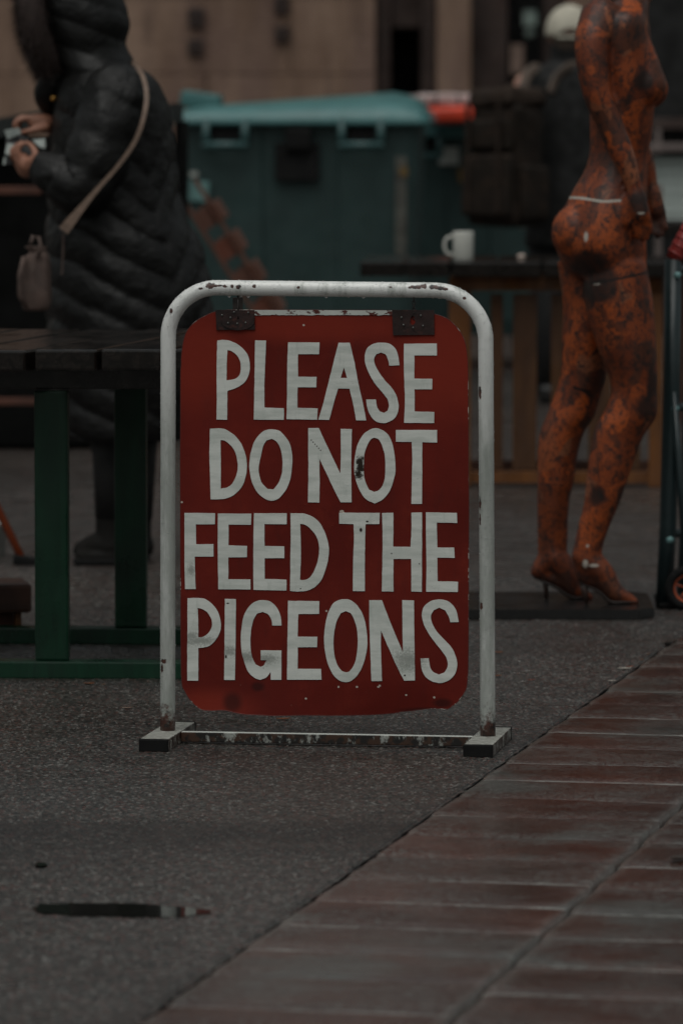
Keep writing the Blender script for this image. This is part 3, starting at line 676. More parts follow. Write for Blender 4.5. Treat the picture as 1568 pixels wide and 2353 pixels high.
# hanging brackets
m_brk = M('dark_rusty_bracket', (0.020, 0.0085, 0.0075), 0.5, 0.5, 26, 0.0006, 120, spec=0.4, col2=(0.05, 0.014, 0.010))
m_steel = M('wet_steel', (0.10, 0.10, 0.095), 0.3, 0.4, 50, metal=0.7)
m_dkst = M('dark_wet_steel', (0.025, 0.020, 0.018), 0.35, 0.4, 50, metal=0.3)
def bracket(x0, x1, y0, y1, bolts, slot, disc, rodx):
    A = [S_(x0, y0, LY), S_(x1, y0 + 1, LY), S_(x1 + 1, y1, LY), S_(x0 + 3, y1 + 1, LY)]
    lo = []
    for i in range(4):
        a, b = Vector((*A[i], 0)), Vector((*A[(i + 1) % 4], 0))
        lo += [a.lerp(b, k / 5) for k in range(5)]
    holes = []
    if slot:
        cx, cz = S_(*slot, LY)
        holes = [[Vector((cx + .0065 * math.cos(a) * (1 if math.sin(a) < 0 else .75), cz + .010 * math.sin(a), 0)) for a in [2 * math.pi * k / 16 for k in range(16)]][::-1]]
    bm = bmesh.new(); plate(bm, lo, holes, LY - 0.0042, LY - 0.0010)
    b = from_bm('bracket', bm, m_brk, board)
    if disc:
        cx, cz = S_(*disc, LY); bm = bmesh.new()
        bmesh.ops.create_cone(bm, cap_ends=True, segments=32, radius1=0.037, radius2=0.036, depth=0.002, matrix=Matrix.Translation((cx, LY - 0.0055, cz)) @ Matrix.Diagonal((1, 1, 0.55, 1)) @ Matrix.Rotation(R(90), 4, 'X'))
        from_bm('washer_plate', bm, m_brk, b)
    bme = None
    for bx, by in bolts:
        cx, cz = S_(bx, by, LY)
        if bme is None:
            bm = bmesh.new(); bmesh.ops.create_uvsphere(bm, u_segments=10, v_segments=6, radius=0.0026, matrix=Matrix.Diagonal((1, .6, 1, 1)))
            o = from_bm('rivet', bm, m_steel, b, smooth=True); bme = o.data
        else: o = mobj('rivet', bme, None, b)
        o.location = (cx, LY - 0.0068, cz)
    # hanger from tube to bracket
    x, zt = S_(rodx, 786, 0); _, zb = S_(rodx, 852, LY)
    if not slot:
        tubeo('hanger_rod', [(x, 0, zt), (x + .0008, -0.002, (zt + zb) / 2), (x + .002, LY - 0.006, zb)], 0.0022, m_dkst, b, 8)
        boxo('hanger_plate', (x, -0.001, (zt * .62 + zb * .38)), (0.022, 0.003, 0.026), m_dkst, b, bev=0.001)
    else:
        n = 7; h = (zt - zb) / n
        for k in range(n):
            z = zb + h * (k + .5); a = R(90) * (k % 2); pts = []
            for j in range(13):
                th = 2 * math.pi * j / 12; pts.append(Vector((x + .0030 * math.cos(th) * math.cos(a), -0.003 + .0030 * math.cos(th) * math.sin(a), z + (h * .68) * math.sin(th))))
            bm = bmesh.new(); tube_bm(bm, pts, 0.0010, 6, caps=False, up=Vector((0.3, 1, .2))); from_bm('chain_link', bm, m_dkst, b, smooth=True)
bracket(577, 681, 828, 881, [(595, 842.5), (627, 834.5), (665, 835.5), (617.5, 849), (611, 863.5), (635.5, 865), (658, 862.5)], None, (637, 858), 636)
bracket(1048, 1160, 828, 895, [(1073.5, 848.5), (1079, 868.5), (1125, 843.5), (1131, 871), (1105, 876)], (1103, 856), None, 1106)
# ------------------------------------------------------------------ left trestle table (green frame, wet dark planks)
def mat_wood(name, col, col2, rough=0.35, scale=1.0, ax=(1, 14, 14)):
    t = NT(name); rnd = t.n('ShaderNodeObjectInfo').outputs['Random']
    off = t.n('ShaderNodeCombineXYZ'); t.set(off.inputs[0], t.math('MULTIPLY', rnd, 37.0)); co = t.vm('ADD', t.co, off.outputs[0])
    g = t.noise(3.0 * scale, 6, 0.65, t.map(ax, co), 0.6); c = t.mix(t.ramp(g, 0.35, 0.7), col, col2)
    c = t.mix(t.ramp(t.noise(4, 4, 0.6, co), 0.5, 0.75), c, t.mix(1.0, c, (0.45, 0.45, 0.45), 'MULTIPLY'))
    t.inp('Base Color', c); t.inp('Roughness', t.ramp(t.noise(6, 4, 0.5, co), 0.35, 0.65, rough * .6, rough * 1.3)); t.inp('Specular IOR Level', 0.4)
    t.bump(g, 0.0012, 0.7); return t.m
m_plankd = mat_wood('wet_dark_plank', (0.006, 0.0052, 0.0046), (0.018, 0.014, 0.012), 0.15, 1, (14, 1, 14))
m_green = mat_wood('dark_green_paint', (0.002, 0.025, 0.012), (0.004, 0.040, 0.019), 0.4, 1, (10, 10, 1))
m_orange = mat_wood('orange_brown_varnish', (0.108, 0.039, 0.010), (0.170, 0.062, 0.014), 0.6, 1, (10, 10, 1))
m_brown = mat_wood('reddish_brown_board', (0.060, 0.024, 0.016), (0.10, 0.042, 0.026), 0.45)
def table(root, x0, x1, y0, y1, H, pw, top_m, fr_m, legs_f, legs_b, railx, apron=True, thick=0.05, leg_w=0.08, yf=0.0, yb=0.85):
    n = max(1, int(round((x1 - x0) / pw))); w = (x1 - x0) / n; rr = random.Random(n)
    for i in range(n):
        cx = x0 + (i + .5) * w
        pk_ = boxo('plank', (cx, (y0 + y1) / 2 + rr.uniform(-.012, .012), H - thick / 2 + rr.uniform(-.003, .002)), (w - rr.uniform(.008, .02), y1 - y0, thick), top_m, root, bev=0.006, rot=(0, rr.uniform(-.008, .008), rr.uniform(-.01, .01)))
        for v_ in pk_.data.vertices: v_.co.x += .14 * (v_.co.y + (y1 - y0) / 2)      # the boards lie a little askew on the frame
    zt = H - thick - .006
    if apron:
        boxo('apron', ((railx[0] + railx[1]) / 2, yf + .03, zt - .028), (railx[1] - railx[0], .04, .05), top_m, root, bev=.003)  # aprons take the dark plank colour to stand for shade under the top
        boxo('apron', ((railx[0] + railx[1]) / 2, yb - .02, zt - .028), (railx[1] - railx[0], .04, .05), top_m, root, bev=.003)
        zt -= .056
    for yy, ls in ((yf, legs_f), (yb, legs_b)):
        boxo('foot_rail', ((railx[0] + railx[1]) / 2, yy, .022), (railx[1] - railx[0], .075, .042), fr_m, root, bev=.004)
        for (a, b) in ls:
            boxo('leg', ((a + b) / 2, yy, (zt + .044) / 2), (b - a, .045, zt - .044), fr_m, root, bev=.005)
YF = 13.42
t1 = thing('trestle_table', 'dark wet plank table with green legs and floor rails, left of the sign', 'table', (P(250, 1500, YF).x, YF, 0), R(-3))
def LX(root, x, y, ly): return ray_to(root, x, y, ly)[0]
table(t1, LX(t1, -713, 830, -.27), LX(t1, 543, 830, -.27), -0.27, 0.95, 0.808, 0.1635, m_plankd, m_green,
      [(LX(t1, 82, 1200, 0), LX(t1, 159, 1200, 0)), (LX(t1, -620, 1200, 0), LX(t1, -543, 1200, 0))],
      [(LX(t1, 265, 1200, .85), LX(t1, 338, 1200, .85)), (LX(t1, -420, 1200, .85), LX(t1, -347, 1200, .85))], (LX(t1, -740, 1500, 0), LX(t1, 570, 1500, 0)))
# ------------------------------------------------------------------ right table with slatted orange frame
t2 = thing('slatted_table', 'dark topped table with orange slatted frame, behind the right side of the sign', 'table', (P(1180, 1110, 20.1).x, 20.1, 0), R(-2))
h2 = 0.815
xa, xb = LX(t2, 826, 610, -.1), LX(t2, 1560, 610, -.1)
n = 7; w = (xb - xa) / n
m_slat = mat_wood('dark_brown_varnish', (0.055, 0.022, 0.008), (0.085, 0.035, 0.011), 0.6, 1, (10, 10, 1))
for i in range(n): boxo('plank', (xa + (i + .5) * w, .30, h2 - .028), (w - .006, .84, .052), m_plankd, t2, bev=.005, rot=(0, 0, random.uniform(-.01, .01)))
fx0, fx1 = LX(t2, 1030, 900, 0), LX(t2, 1520, 900, 0)
boxo('apron', ((fx0 + fx1) / 2, 0.0, h2 - .082), (fx1 - fx0, .03, .05), m_orange, t2)
boxo('apron', ((fx0 + fx1) / 2, .60, h2 - .082), (fx1 - fx0, .03, .05), m_orange, t2)
for a, b in ((1030, 1080), (1489, 1520)):
    boxo('leg', ((LX(t2, a, 900, -.03) + LX(t2, b, 900, -.03)) / 2, -.032, .351), (LX(t2, b, 900, -.03) - LX(t2, a, 900, -.03), .03, .70), m_orange, t2)
    boxo('leg', ((LX(t2, a, 900, .63) + LX(t2, b, 900, .63)) / 2, .632, .351), (LX(t2, b, 900, .63) - LX(t2, a, 900, .63), .03, .70), m_orange, t2)
for a, b in ((1126, 1154), (1177, 1232), (1264, 1318), (1350, 1402), (1436, 1470)):
    boxo('slat', ((LX(t2, a, 900, .0) + LX(t2, b, 900, .0)) / 2, .0, .378), (LX(t2, b, 900, .0) - LX(t2, a, 900, .0), .022, .635), m_slat, t2)
boxo('foot_rail', ((fx0 + fx1) / 2 + .03, 0.0, .034), (fx1 - fx0 - .06, .05, .044), m_orange, t2)
boxo('foot_rail', ((fx0 + fx1) / 2 + .03, .60, .034), (fx1 - fx0 - .06, .05, .044), m_brown, t2)
# mug
m_cer = M('white_glazed_ceramic', (0.60, 0.60, 0.55), 0.22, 0.05, 6)
YM = 20.25; mc = P(1063, 588, YM)
mug = thing('mug', 'white ceramic mug with its handle to the left on the slatted table', 'mug', (mc.x, YM, h2 - .0015))
bm = bmesh.new(); prof = [(0, .002), (.030, .002), (.034, .0), (.0365, .004), (.0375, .10), (.0370, .103), (.0340, .100), (.0335, .010), (0, .008)]
seg = 36; rings = []
for r_, z_ in prof: rings.append([bm.verts.new((max(r_, .0004) * math.cos(2 * math.pi * k / seg), max(r_, .0004) * math.sin(2 * math.pi * k / seg), z_)) for k in range(seg)])
for a_, b_ in zip(rings, rings[1:]):
    for k in range(seg): bm.faces.new((a_[k], a_[(k + 1) % seg], b_[(k + 1) % seg], b_[k]))
from_bm('cup_body', bm, m_cer, mug, smooth=True)
pts = [Vector((-.036 - .032 * math.sin(math.pi * k / 14) ** .7, 0, .052 + .033 * math.cos(math.pi * k / 14))) for k in range(15)]
tubeo('handle', pts, 0.0055, m_cer, mug, 10, up=Vector((0, 1, 0)))
mug.scale = (1.0, 1.0, 1.0)
sm = P(1196, 583, 20.5); bm = bmesh.new(); bmesh.ops.create_uvsphere(bm, u_segments=16, v_segments=8, radius=.016, matrix=Matrix.Diagonal((1, 1, .55, 1)))
for v in bm.verts: v.co += noise.noise_vector(v.co * 60) * .002
tag(from_bm('pebble', bm, M('pale_pinkish_stone', (0.45, 0.36, 0.31), 0.4, .2), smooth=True, loc=(sm.x, 20.5, h2 + .005)), 'small pale pebble on the slatted table right of the mug', 'pebble')

# ------------------------------------------------------------------ bins
m_teal = M('teal_bin_plastic', (0.027, 0.052, 0.050), 0.5, 0.14, 5, 0.0015, 18, spec=0.4)
m_teall = M('teal_lid_plastic', (0.060, 0.165, 0.165), 0.42, 0.12, 5, 0.001, 18, spec=0.45)
m_tealh = M('teal_handle_plastic', (0.034, 0.085, 0.085), 0.5, 0.14, 5)
m_black = M('black_rubber', (0.009, 0.009, 0.009), 0.8, 0.3, 20, spec=.2)
m_refl = M('scuffed_reflector_strip', (0.080, 0.078, 0.066), 0.5, .5, 10, col2=(0.032, 0.045, 0.042))
m_yel = M('yellow_sticker', (0.15, 0.09, 0.025), 0.5, .1)
m_paper = M('pale_paper_sticker', (0.36, 0.38, 0.35), 0.6, .2, 20)
m_aqua = M('pale_teal_sticker', (0.12, 0.24, 0.23), 0.6, .35, 12, col2=(0.05, 0.12, 0.12))
def bin_(label, x0, x1, Y, depth, H, rz=0, lidtilt=0.0):
    c = (P(x0, 300, Y).x + P(x1, 300, Y).x) / 2; W = abs(P(x1, 300, Y).x - P(x0, 300, Y).x)
    b = thing('wheeled_bin', label, 'bin', (c, Y, 0), rz, 'teal wheeled rubbish bins by the stone building')
    bm = bmesh.new(); zb, zt = .17, H - .15
    def ring(w, d0, d1, z, r=.05):
        return [(-w / 2 + r, d0), (-w / 6, d0), (-w / 6 + .01, d0 + .012), (w / 6 - .01, d0 + .012), (w / 6, d0), (w / 2 - r, d0), (w / 2 - .3 * r, d0 + .3 * r), (w / 2, d0 + r), (w / 2, d1 - r), (w / 2 - r, d1), (-w / 2 + r, d1), (-w / 2, d1 - r), (-w / 2, d0 + r), (-w / 2 + .3 * r, d0 + .3 * r)], z
    rs = []
    for fz, sc_ in ((0, .90), (.08, .93), (.5, .965), (.93, .995), (1, 1)):
        pts, z = ring(W * sc_, 0 + (1 - sc_) * .6, depth - (1 - sc_) * .6, zb + (zt - zb) * fz)
        rs.append([bm.verts.new((x, y, z)) for x, y in pts])
    for a_, b_ in zip(rs, rs[1:]):
        for k in range(len(a_)): bm.faces.new((a_[k], a_[(k + 1) % len(a_)], b_[(k + 1) % len(a_)], b_[k]))
    bm.faces.new(rs[0][::-1]); bm.faces.new(rs[-1])
    from_bm('body', bm, m_teal, b)
    bm = bmesh.new(); box(bm, (0, depth / 2, zt + .022), (W + .07, depth + .09, .045), None, .012); from_bm('rim', bm, m_teall, b)
    # lid: shallow dome that swells towards the hinge side and leans right
    bm = bmesh.new(); NX, NY = 20, 12; g = []
    for j in range(NY + 1):
        row = []
        for i in range(NX + 1):
            u, v = i / NX, j / NY; x = (u - .5) * (W + .10); y = -.06 + v * (depth + .12)
            e = min(1, min(u, 1 - u) / .12, ) * min(1, v / .10, (1 - v) / .1)
            z = zt + .045 + .03 * min(1, e * 3) + (.012 + lidtilt * u * 2.0) * math.sin(math.pi * min(max(v, 0), 1)) ** .7 * min(1, min(u, 1 - u) / .14) ** .6
            row.append(bm.verts.new((x, y, z)))
        g.append(row)
    for j in range(NY):
        for i in range(NX): bm.faces.new((g[j][i], g[j][i + 1], g[j + 1][i + 1], g[j + 1][i]))
    per = [g[0][i] for i in range(NX + 1)] + [g[j][NX] for j in range(1, NY + 1)] + [g[NY][i] for i in range(NX - 1, -1, -1)] + [g[j][0] for j in range(NY - 1, 0, -1)]
    low = [bm.verts.new((v.co.x, v.co.y, zt + .012)) for v in per]
    for k in range(len(per)): bm.faces.new((per[k], low[k], low[(k + 1) % len(per)], per[(k + 1) % len(per)]))
    lid = from_bm('lid', bm, m_teall, b, smooth=True)
    bm = bmesh.new(); box(bm, (-W / 2 + .07, depth * .4, zt + .12), (.20, .22, .085), Matrix.Rotation(R(8), 3, 'Y'), .02); from_bm('lid_hinge', bm, m_teall, lid, smooth=False)
    for hx in (-W * .31, W * .26):                         # loop handles under the rim
        bm = bmesh.new(); s_ = .19; hh = .095
        pp = [Vector((-s_ / 2, 0, .03)), Vector((-s_ / 2, -.03, -hh)), Vector((s_ / 2, -.03, -hh)), Vector((s_ / 2, 0, .03))]
        for p_, q_ in zip(pp, pp[1:]): tube_bm(bm, [p_, q_], .019, 8)
        for p_ in pp[1:3]: bmesh.ops.create_icosphere(bm, subdivisions=2, radius=.020, matrix=Matrix.Translation(p_))
        o = from_bm('lift_handle', bm, m_tealh, b, smooth=True); o.location = (hx, -.055, zt)
        boxo('handle_recess', (0, .035, -.035), (s_ - .03, .012, .08), m_black, o, bev=.004)
    for wx in (-W * .36, W * .36):
        for wy in (.12, depth - .12):
            bm = bmesh.new(); bmesh.ops.create_cone(bm, cap_ends=True, segments=24, radius1=.09, radius2=.09, depth=.045, matrix=Matrix.Translation((wx, wy, .09)) @ Matrix.Rotation(R(90), 4, 'Y')); from_bm('wheel', bm, m_black, b)
            boxo('wheel_fork', (wx, wy, .15), (.075, .06, .09), m_steel, b)
    return b, W, zt
b1, W, zt = bin_('large teal wheeled bin with a black vent plate, behind the sign', 416, 962, 27.3, .95, 1.415, R(-3), .045)
s1 = 12800 / 27.3
def BX(root, x, y, ly): return ray_to(root, x, y, ly)
x0, z1 = BX(b1, 630, 328, -.03); x1, z0 = BX(b1, 733, 416, -.03)
vp = boxo('vent_plate', ((x0 + x1) / 2, -.012, (z0 + z1) / 2), (x1 - x0, .02, z1 - z0), m_black, b1, bev=.008)
x0, z1 = BX(b1, 655, 292, -.05); x1, z0 = BX(b1, 715, 345, -.05)
boxo('lock_box', ((x0 + x1) / 2, -.035, (z0 + z1) / 2), (x1 - x0, .05, z1 - z0), m_blackp, b1, bev=.015)
x0, z1 = BX(b1, 908, 360, -.0); x1, z0 = BX(b1, 934, 590, -.0)
boxo('reflector_strip', ((x0 + x1) / 2, -.004, (z0 + z1) / 2), (x1 - x0, .016, z1 - z0), m_refl, b1)
x0, z1 = BX(b1, 918, 383, -.0); x1, z0 = BX(b1, 936, 404, -.0)
boxo('sticker', ((x0 + x1) / 2, -.016, (z0 + z1) / 2), (x1 - x0, .003, z1 - z0), m_yel, b1, bev=0)
bm = bmesh.new(); x0, z1 = BX(b1, 434, 415, 0); x1, z0 = BX(b1, 480, 462, 0)
box(bm, ((x0 + x1) / 2, -.010, (z0 + z1) / 2), (x1 - x0, .006, z1 - z0), Matrix.Rotation(R(6), 3, 'Y'), .002); from_bm('sticker', bm, m_aqua, b1)
x0, z1 = BX(b1, 437, 394, 0); x1, z0 = BX(b1, 455, 405, 0); boxo('sticker', ((x0 + x1) / 2, -.010, (z0 + z1) / 2), (x1 - x0, .006, z1 - z0), m_paper, b1, bev=0)
b2, W2, zt2 = bin_('second teal wheeled bin with parcels on its lid, behind the backpack wearer', 905, 1240, 28.9, .9, 1.345, R(-3), 0.0)
x0, z1 = BX(b2, 1008, 338, 0); x1, z0 = BX(b2, 1052, 378, 0); boxo('sticker', ((x0 + x1) / 2, -.006, (z0 + z1) / 2), (x1 - x0, .006, z1 - z0), m_paper, b2, bev=0)
x0, z1 = BX(b2, 1052, 386, 0); x1, z0 = BX(b2, 1070, 418, 0); boxo('sticker', ((x0 + x1) / 2, -.006, (z0 + z1) / 2), (x1 - x0, .006, z1 - z0), m_yel, b2, bev=0)
# parcels on the second bin
m_red = M('red_plastic_bag', (0.65, 0.060, 0.025), 0.4, .2, 9, 0.004, 12)
def mat_wrap():
    t = NT('printed_pale_wrapping'); v = t.ramp(t.noise(16, 2, .5, t.map((1.6, 1, .5))), .56, .60)
    t.inp('Base Color', t.mix(v, t.mix(t.noise(8), (0.50, 0.42, 0.40), (0.36, 0.27, 0.26)), (0.03, 0.045, 0.05))); t.inp('Roughness', .5); t.bump(t.noise(14, 3), .006); return t.m
m_wrap = mat_wrap()
def sack(name, x0, x1, y0, y1, Y, d, m, label, cat, seed):
    A, B = P(x0, y1, Y), P(x1, y0, Y); bm = bmesh.new(); box(bm, (0, 0, 0), (B.x - A.x, d, B.z - A.z), None, min(.03, (B.z - A.z) * .3), 3)
    bmesh.ops.subdivide_edges(bm, edges=bm.edges[:], cuts=3, use_grid_fill=True)
    for v in bm.verts: v.co += noise.noise_vector(v.co * 7 + Vector((seed, 0, 0))) * .018
    return tag(from_bm(name, bm, m, smooth=True, loc=((A.x + B.x) / 2, Y, (A.z + B.z) / 2)), label, cat)
sack('plastic_bag', 975, 1112, 244, 281, 28.6, .45, m_red, 'red plastic bag lying on the second teal bin', 'bag', 1)
sack('wrapped_parcel', 955, 1118, 215, 243, 28.75, .55, m_wrap, 'pale printed parcel lying on top of the red bag', 'parcel', 2)
sack('crumpled_wrapper', 905, 960, 222, 246, 28.3, .25, m_wrap, 'small pale crumpled wrapper at the corner of the large teal bin', 'wrapper', 3)
# ------------------------------------------------------------------ leaning pallet
m_pal = mat_wood('reddish_pallet_wood', (0.13, 0.042, 0.026), (0.20, 0.070, 0.042), 0.6)
m_pald = mat_wood('weathered_pallet_wood', (0.11, 0.048, 0.032), (0.16, 0.068, 0.045), 0.6)
YP = 24.3
top_, bot_ = P(428, 425, YP), P(758, 950, YP)
pal = thing('leaning_pallet', 'reddish wooden pallet leaning on its side between the large bin and the person in black', 'pallet', (bot_.x, YP, 0))
ax = (top_ - bot_); Lp = ax.length; ax.normalize(); ang = math.atan2(ax.z, ax.x); rotp = (0, -ang, 0)
nx = Vector((ax.z, 0, -ax.x))          # to the upper right of the length axis
base = Vector((0, 0, bot_.z))
def pb(name, s_, o_, y_, size, m): return boxo(name, base + ax * s_ + nx * o_ + Vector((0, y_, 0)), size, m, pal, rot=rotp, bev=.003)
for o_ in (-.072, .0, .072):
    pb('deck_board', Lp / 2, -.055 if False else o_ * .62, .30 if o_ == 0 else -.02 + (.0), (Lp, .09, .018), m_pald) if o_ != 0 else None
k = 0
s_ = .06
while s_ < Lp - .04:
    pb('spacer_block', s_, 0, .0, (.092, .09, .072), m_pal if k % 2 else m_pald)
    pb('spacer_block', s_, 0, .62, (.092, .09, .072), m_pal)
    pb('cross_board', s_, .064, .30, (.09, .74, .018), m_pald)
    s_ += .158; k += 1
# ------------------------------------------------------------------ black covered stall at far left
m_tarp = M('black_tarpaulin', (0.004, 0.0042, 0.004), 0.8, 0.35, 4, 0.01, 3, spec=0.12)
m_tarpg = M('dark_green_black_cover', (0.008, 0.011, 0.0105), 0.6, 0.3, 4, 0.006, 5)
m_trim = M('brown_painted_trim', (0.085, 0.030, 0.018), 0.5, .25, 8)
st = thing('covered_stall', 'black tarpaulin covered market stall with brown trim, behind the person in black', 'stall', (P(100, 1030, 22).x, 22.2, 0), 0)
def SXl(x, Y=22.2): return P(x, 600, Y).x - st.location.x
bm = bmesh.new(); x0, x1 = SXl(-900), SXl(330)
box(bm, ((x0 + x1) / 2, .6, .62), (x1 - x0, 1.2, 1.22), None, .03, 3)
bmesh.ops.subdivide_edges(bm, edges=[e for e in bm.edges if e.calc_length() > .3], cuts=14, use_grid_fill=True)
for v in bm.verts: v.co += noise.noise_vector(v.co * 1.7) * .03 + Vector((0, noise.noise(Vector((v.co.x * 5, 1, 0))) * .025, 0))
for v in bm.verts: v.co.z = max(v.co.z, .004)
from_bm('tarpaulin', bm, m_tarp, st, smooth=True)
bm = bmesh.new()
zl = 1.4 - (272 - 225) / (12800 / 22.2); zr = 1.4 - (246 - 225) / (12800 / 22.2)
xs_ = [SXl(-900), SXl(0), SXl(140), SXl(400)]; zs_ = [zl - .16, zl, zr, zr + .015]
v_ = []; f_ = []
for x, z in zip(xs_, zs_):
    v_ += [(x, -.12, z), (x, 1.35, z + .0), (x, 1.35, z - .075), (x, -.12, z - .075)]
for i in range(3):
    for k in range(4): f_.append((i * 4 + k, i * 4 + (k + 1) % 4, i * 4 + 4 + (k + 1) % 4, i * 4 + 4 + k))
f_ += [(0, 1, 2, 3), (15, 14, 13, 12)]
from_py('sloping_cover', v_, f_, m_tarpg, st)
for (xa_, ya, yb) in ((-300, 428, 446), (-300, 914, 930)):
    A, B = P(-300, yb, 22.05), P(95 if ya < 500 else 84, ya, 22.05)
    boxo('trim_board', ((A.x + B.x) / 2 - st.location.x, -.14, (A.z + B.z) / 2), (B.x - A.x, .03, B.z - A.z), m_trim, st)
A = P(417, 345, 23.2); boxo('corner_post', (A.x - st.location.x, 1.0, .655), (.055, .07, 1.30), m_black, st)
# ------------------------------------------------------------------ low step, broom, bucket
YS = 14.35
ls = thing('low_step', 'low brown wooden step with an orange leg at the left edge behind the table rail', 'step', (P(0, 1480, YS).x, YS, 0), R(10))
def lsx(x, ly=0): return ray_to(ls, x, 1420, ly)[0]
boxo('tread', ((lsx(-260) + lsx(70)) / 2, .06, .112), (lsx(70) - lsx(-260), .20, .075), m_brown, ls, bev=.010)
for x in (43, -190): boxo('leg', (lsx(x), .02, .038), (.017, .04, .072), m_orange, ls)
boxo('side_board', ((lsx(-230) + lsx(36)) / 2, .05, .040), (lsx(36) - lsx(-230), .02, .06), m_trim, ls)
YB = 16.7
m_bfrm = M('orange_broom_handle', (0.30, 0.060, 0.020), 0.4, .15)
br = thing('broom', 'orange handled broom with black ferrule leaning at the left edge', 'broom', (P(55, 1285, YB).x, YB, 0))
p0, p1 = P(49, 1279, YB), P(-260, 640, YB + .1)
o3 = Vector(br.location)
tubeo('handle', [p0 - o3, p1 - o3], .0125, m_bfrm, br, 12)
dd = (p1 - p0).normalized(); bm = bmesh.new(); box(bm, p0 - o3 - dd * .004 + Vector((.012, 0, -.008)), (.075, .05, .028), Matrix.Rotation(R(10), 3, 'Y'), .006); box(bm, Vector((.01, 0, .006)), (.07, .045, .022), None, .003); from_bm('brush_head', bm, m_blackp, br)
bk = thing('bucket', 'white plastic bucket at the left edge beside the orange broom', 'bucket', (P(-24, 1285, 17.0).x, 17.0, 0))
bm = bmesh.new(); seg = 32; rings = []
for r_, z_ in [(.045, 0), (.048, .0), (.056, .095), (.0605, .096), (.0605, .106), (.055, .106), (.046, .01), (.001, .008)]:
    rings.append([bm.verts.new((r_ * math.cos(2 * math.pi * k / seg), r_ * math.sin(2 * math.pi * k / seg), z_)) for k in range(seg)])
for a_, b_ in zip(rings, rings[1:]):
    for k in range(seg): bm.faces.new((a_[k], a_[(k + 1) % seg], b_[(k + 1) % seg], b_[k]))
from_bm('pail', bm, M('white_plastic', (0.42, 0.42, 0.40), .4, .1), bk, smooth=True)
tubeo('bail_handle', [Vector((.060 * math.cos(math.pi * k / 10), -.03, .10 - .03 * math.sin(math.pi * k / 10))) for k in range(11)], .002, m_steel, bk, 6)
# ------------------------------------------------------------------ hand truck at right edge
YT = 15.25
m_frame = M('dark_teal_painted_steel', (0.012, 0.024, 0.026), 0.35, .2, 10, spec=.5)
m_redr = M('red_rubber_grip', (0.30, 0.035, 0.030), 0.5, .2, 20)
m_orr = M('orange_wheel_rim', (0.40, 0.075, 0.025), 0.4, .2, 20)
ht = thing('hand_truck', 'dark teal hand truck with red grip and orange spoked wheel at right edge', 'trolley', (P(1550, 1400, YT).x, YT, 0))
o3 = Vector(ht.location)
def TP(x, y, dy=0): return P(x, y, YT + dy) - o3
for dy, dx in ((0, 0), (.42, 46)):
    tubeo('upright', [TP(1544 + dx, 596, dy), TP(1541 + dx, 900, dy), TP(1533 + dx, 1200, dy), TP(1524 + dx, 1396, dy)], .0235, m_frame, ht, 14)
for yy in (620, 935, 1225):
    a_, b_ = TP(1544, yy, 0), TP(1590, yy, .42); tubeo('cross_tube', [a_, b_], .012, m_frame, ht, 10)
tubeo('brace', [TP(1545, 900, -.015), TP(1560, 1100, -.03), TP(1580, 1330, -.05)], .010, m_frame, ht, 10)
tubeo('grip', [TP(1545, 596, 0), TP(1556, 572, 0), TP(1590, 510, 0)], .0225, m_redr, ht, 14)
for k in range(4):
    p_ = TP(1549 + k * 9, 585 - k * 16.5, 0); q_ = TP(1552 + k * 9, 580 - k * 16.5, 0); tubeo('grip_ring', [p_, q_], .0240, m_redr, ht, 14)
m_bolt = M('pale_teal_bolt', (0.16, 0.30, 0.30), .3, .2, metal=.2)
for x, y in ((1554, 632), (1549, 938), (1537, 1240)):
    bm = bmesh.new(); bmesh.ops.create_uvsphere(bm, u_segments=12, v_segments=8, radius=.010, matrix=Matrix.Diagonal((1.2, .7, 1, 1))); from_bm('bolt', bm, m_bolt, ht, smooth=True, loc=TP(x, y, -.02))
bm = bmesh.new(); A, B = TP(1512, 1403), TP(1640, 1403); box(bm, ((A.x + B.x) / 2, .12, .012), (B.x - A.x, .30, .014), None, .004); from_bm('toe_plate', bm, m_black, ht)
wc = TP(1578, 1362, -.06); wc.z = .062
wheel = bpy.data.objects.new('wheel', None); COL.objects.link(wheel); wheel.parent = ht; wheel.location = wc
def torus(name, R0, r0, m, parent, rot=None):
    bm = bmesh.new(); N, Q = 40, 10; rg = []
    for i in range(N):
        a = 2 * math.pi * i / N; rg.append([bm.verts.new(((R0 + r0 * math.cos(2 * math.pi * j / Q)) * math.cos(a), r0 * math.sin(2 * math.pi * j / Q), (R0 + r0 * math.cos(2 * math.pi * j / Q)) * math.sin(a))) for j in range(Q)])
    for i in range(N):
        for j in range(Q): bm.faces.new((rg[i][j], rg[(i + 1) % N][j], rg[(i + 1) % N][(j + 1) % Q], rg[i][(j + 1) % Q]))
    return from_bm(name, bm, m, parent, smooth=True)
torus('tyre', .050, .0125, m_black, wheel)
torus('rim', .0375, .0042, m_orr, wheel)
for k in range(5):
    a = 2 * math.pi * k / 5 + .3
    tubeo('spoke', [(.006 * math.cos(a), 0, .006 * math.sin(a)), (.036 * math.cos(a), 0, .036 * math.sin(a))], .0024, m_orr, wheel, 6)
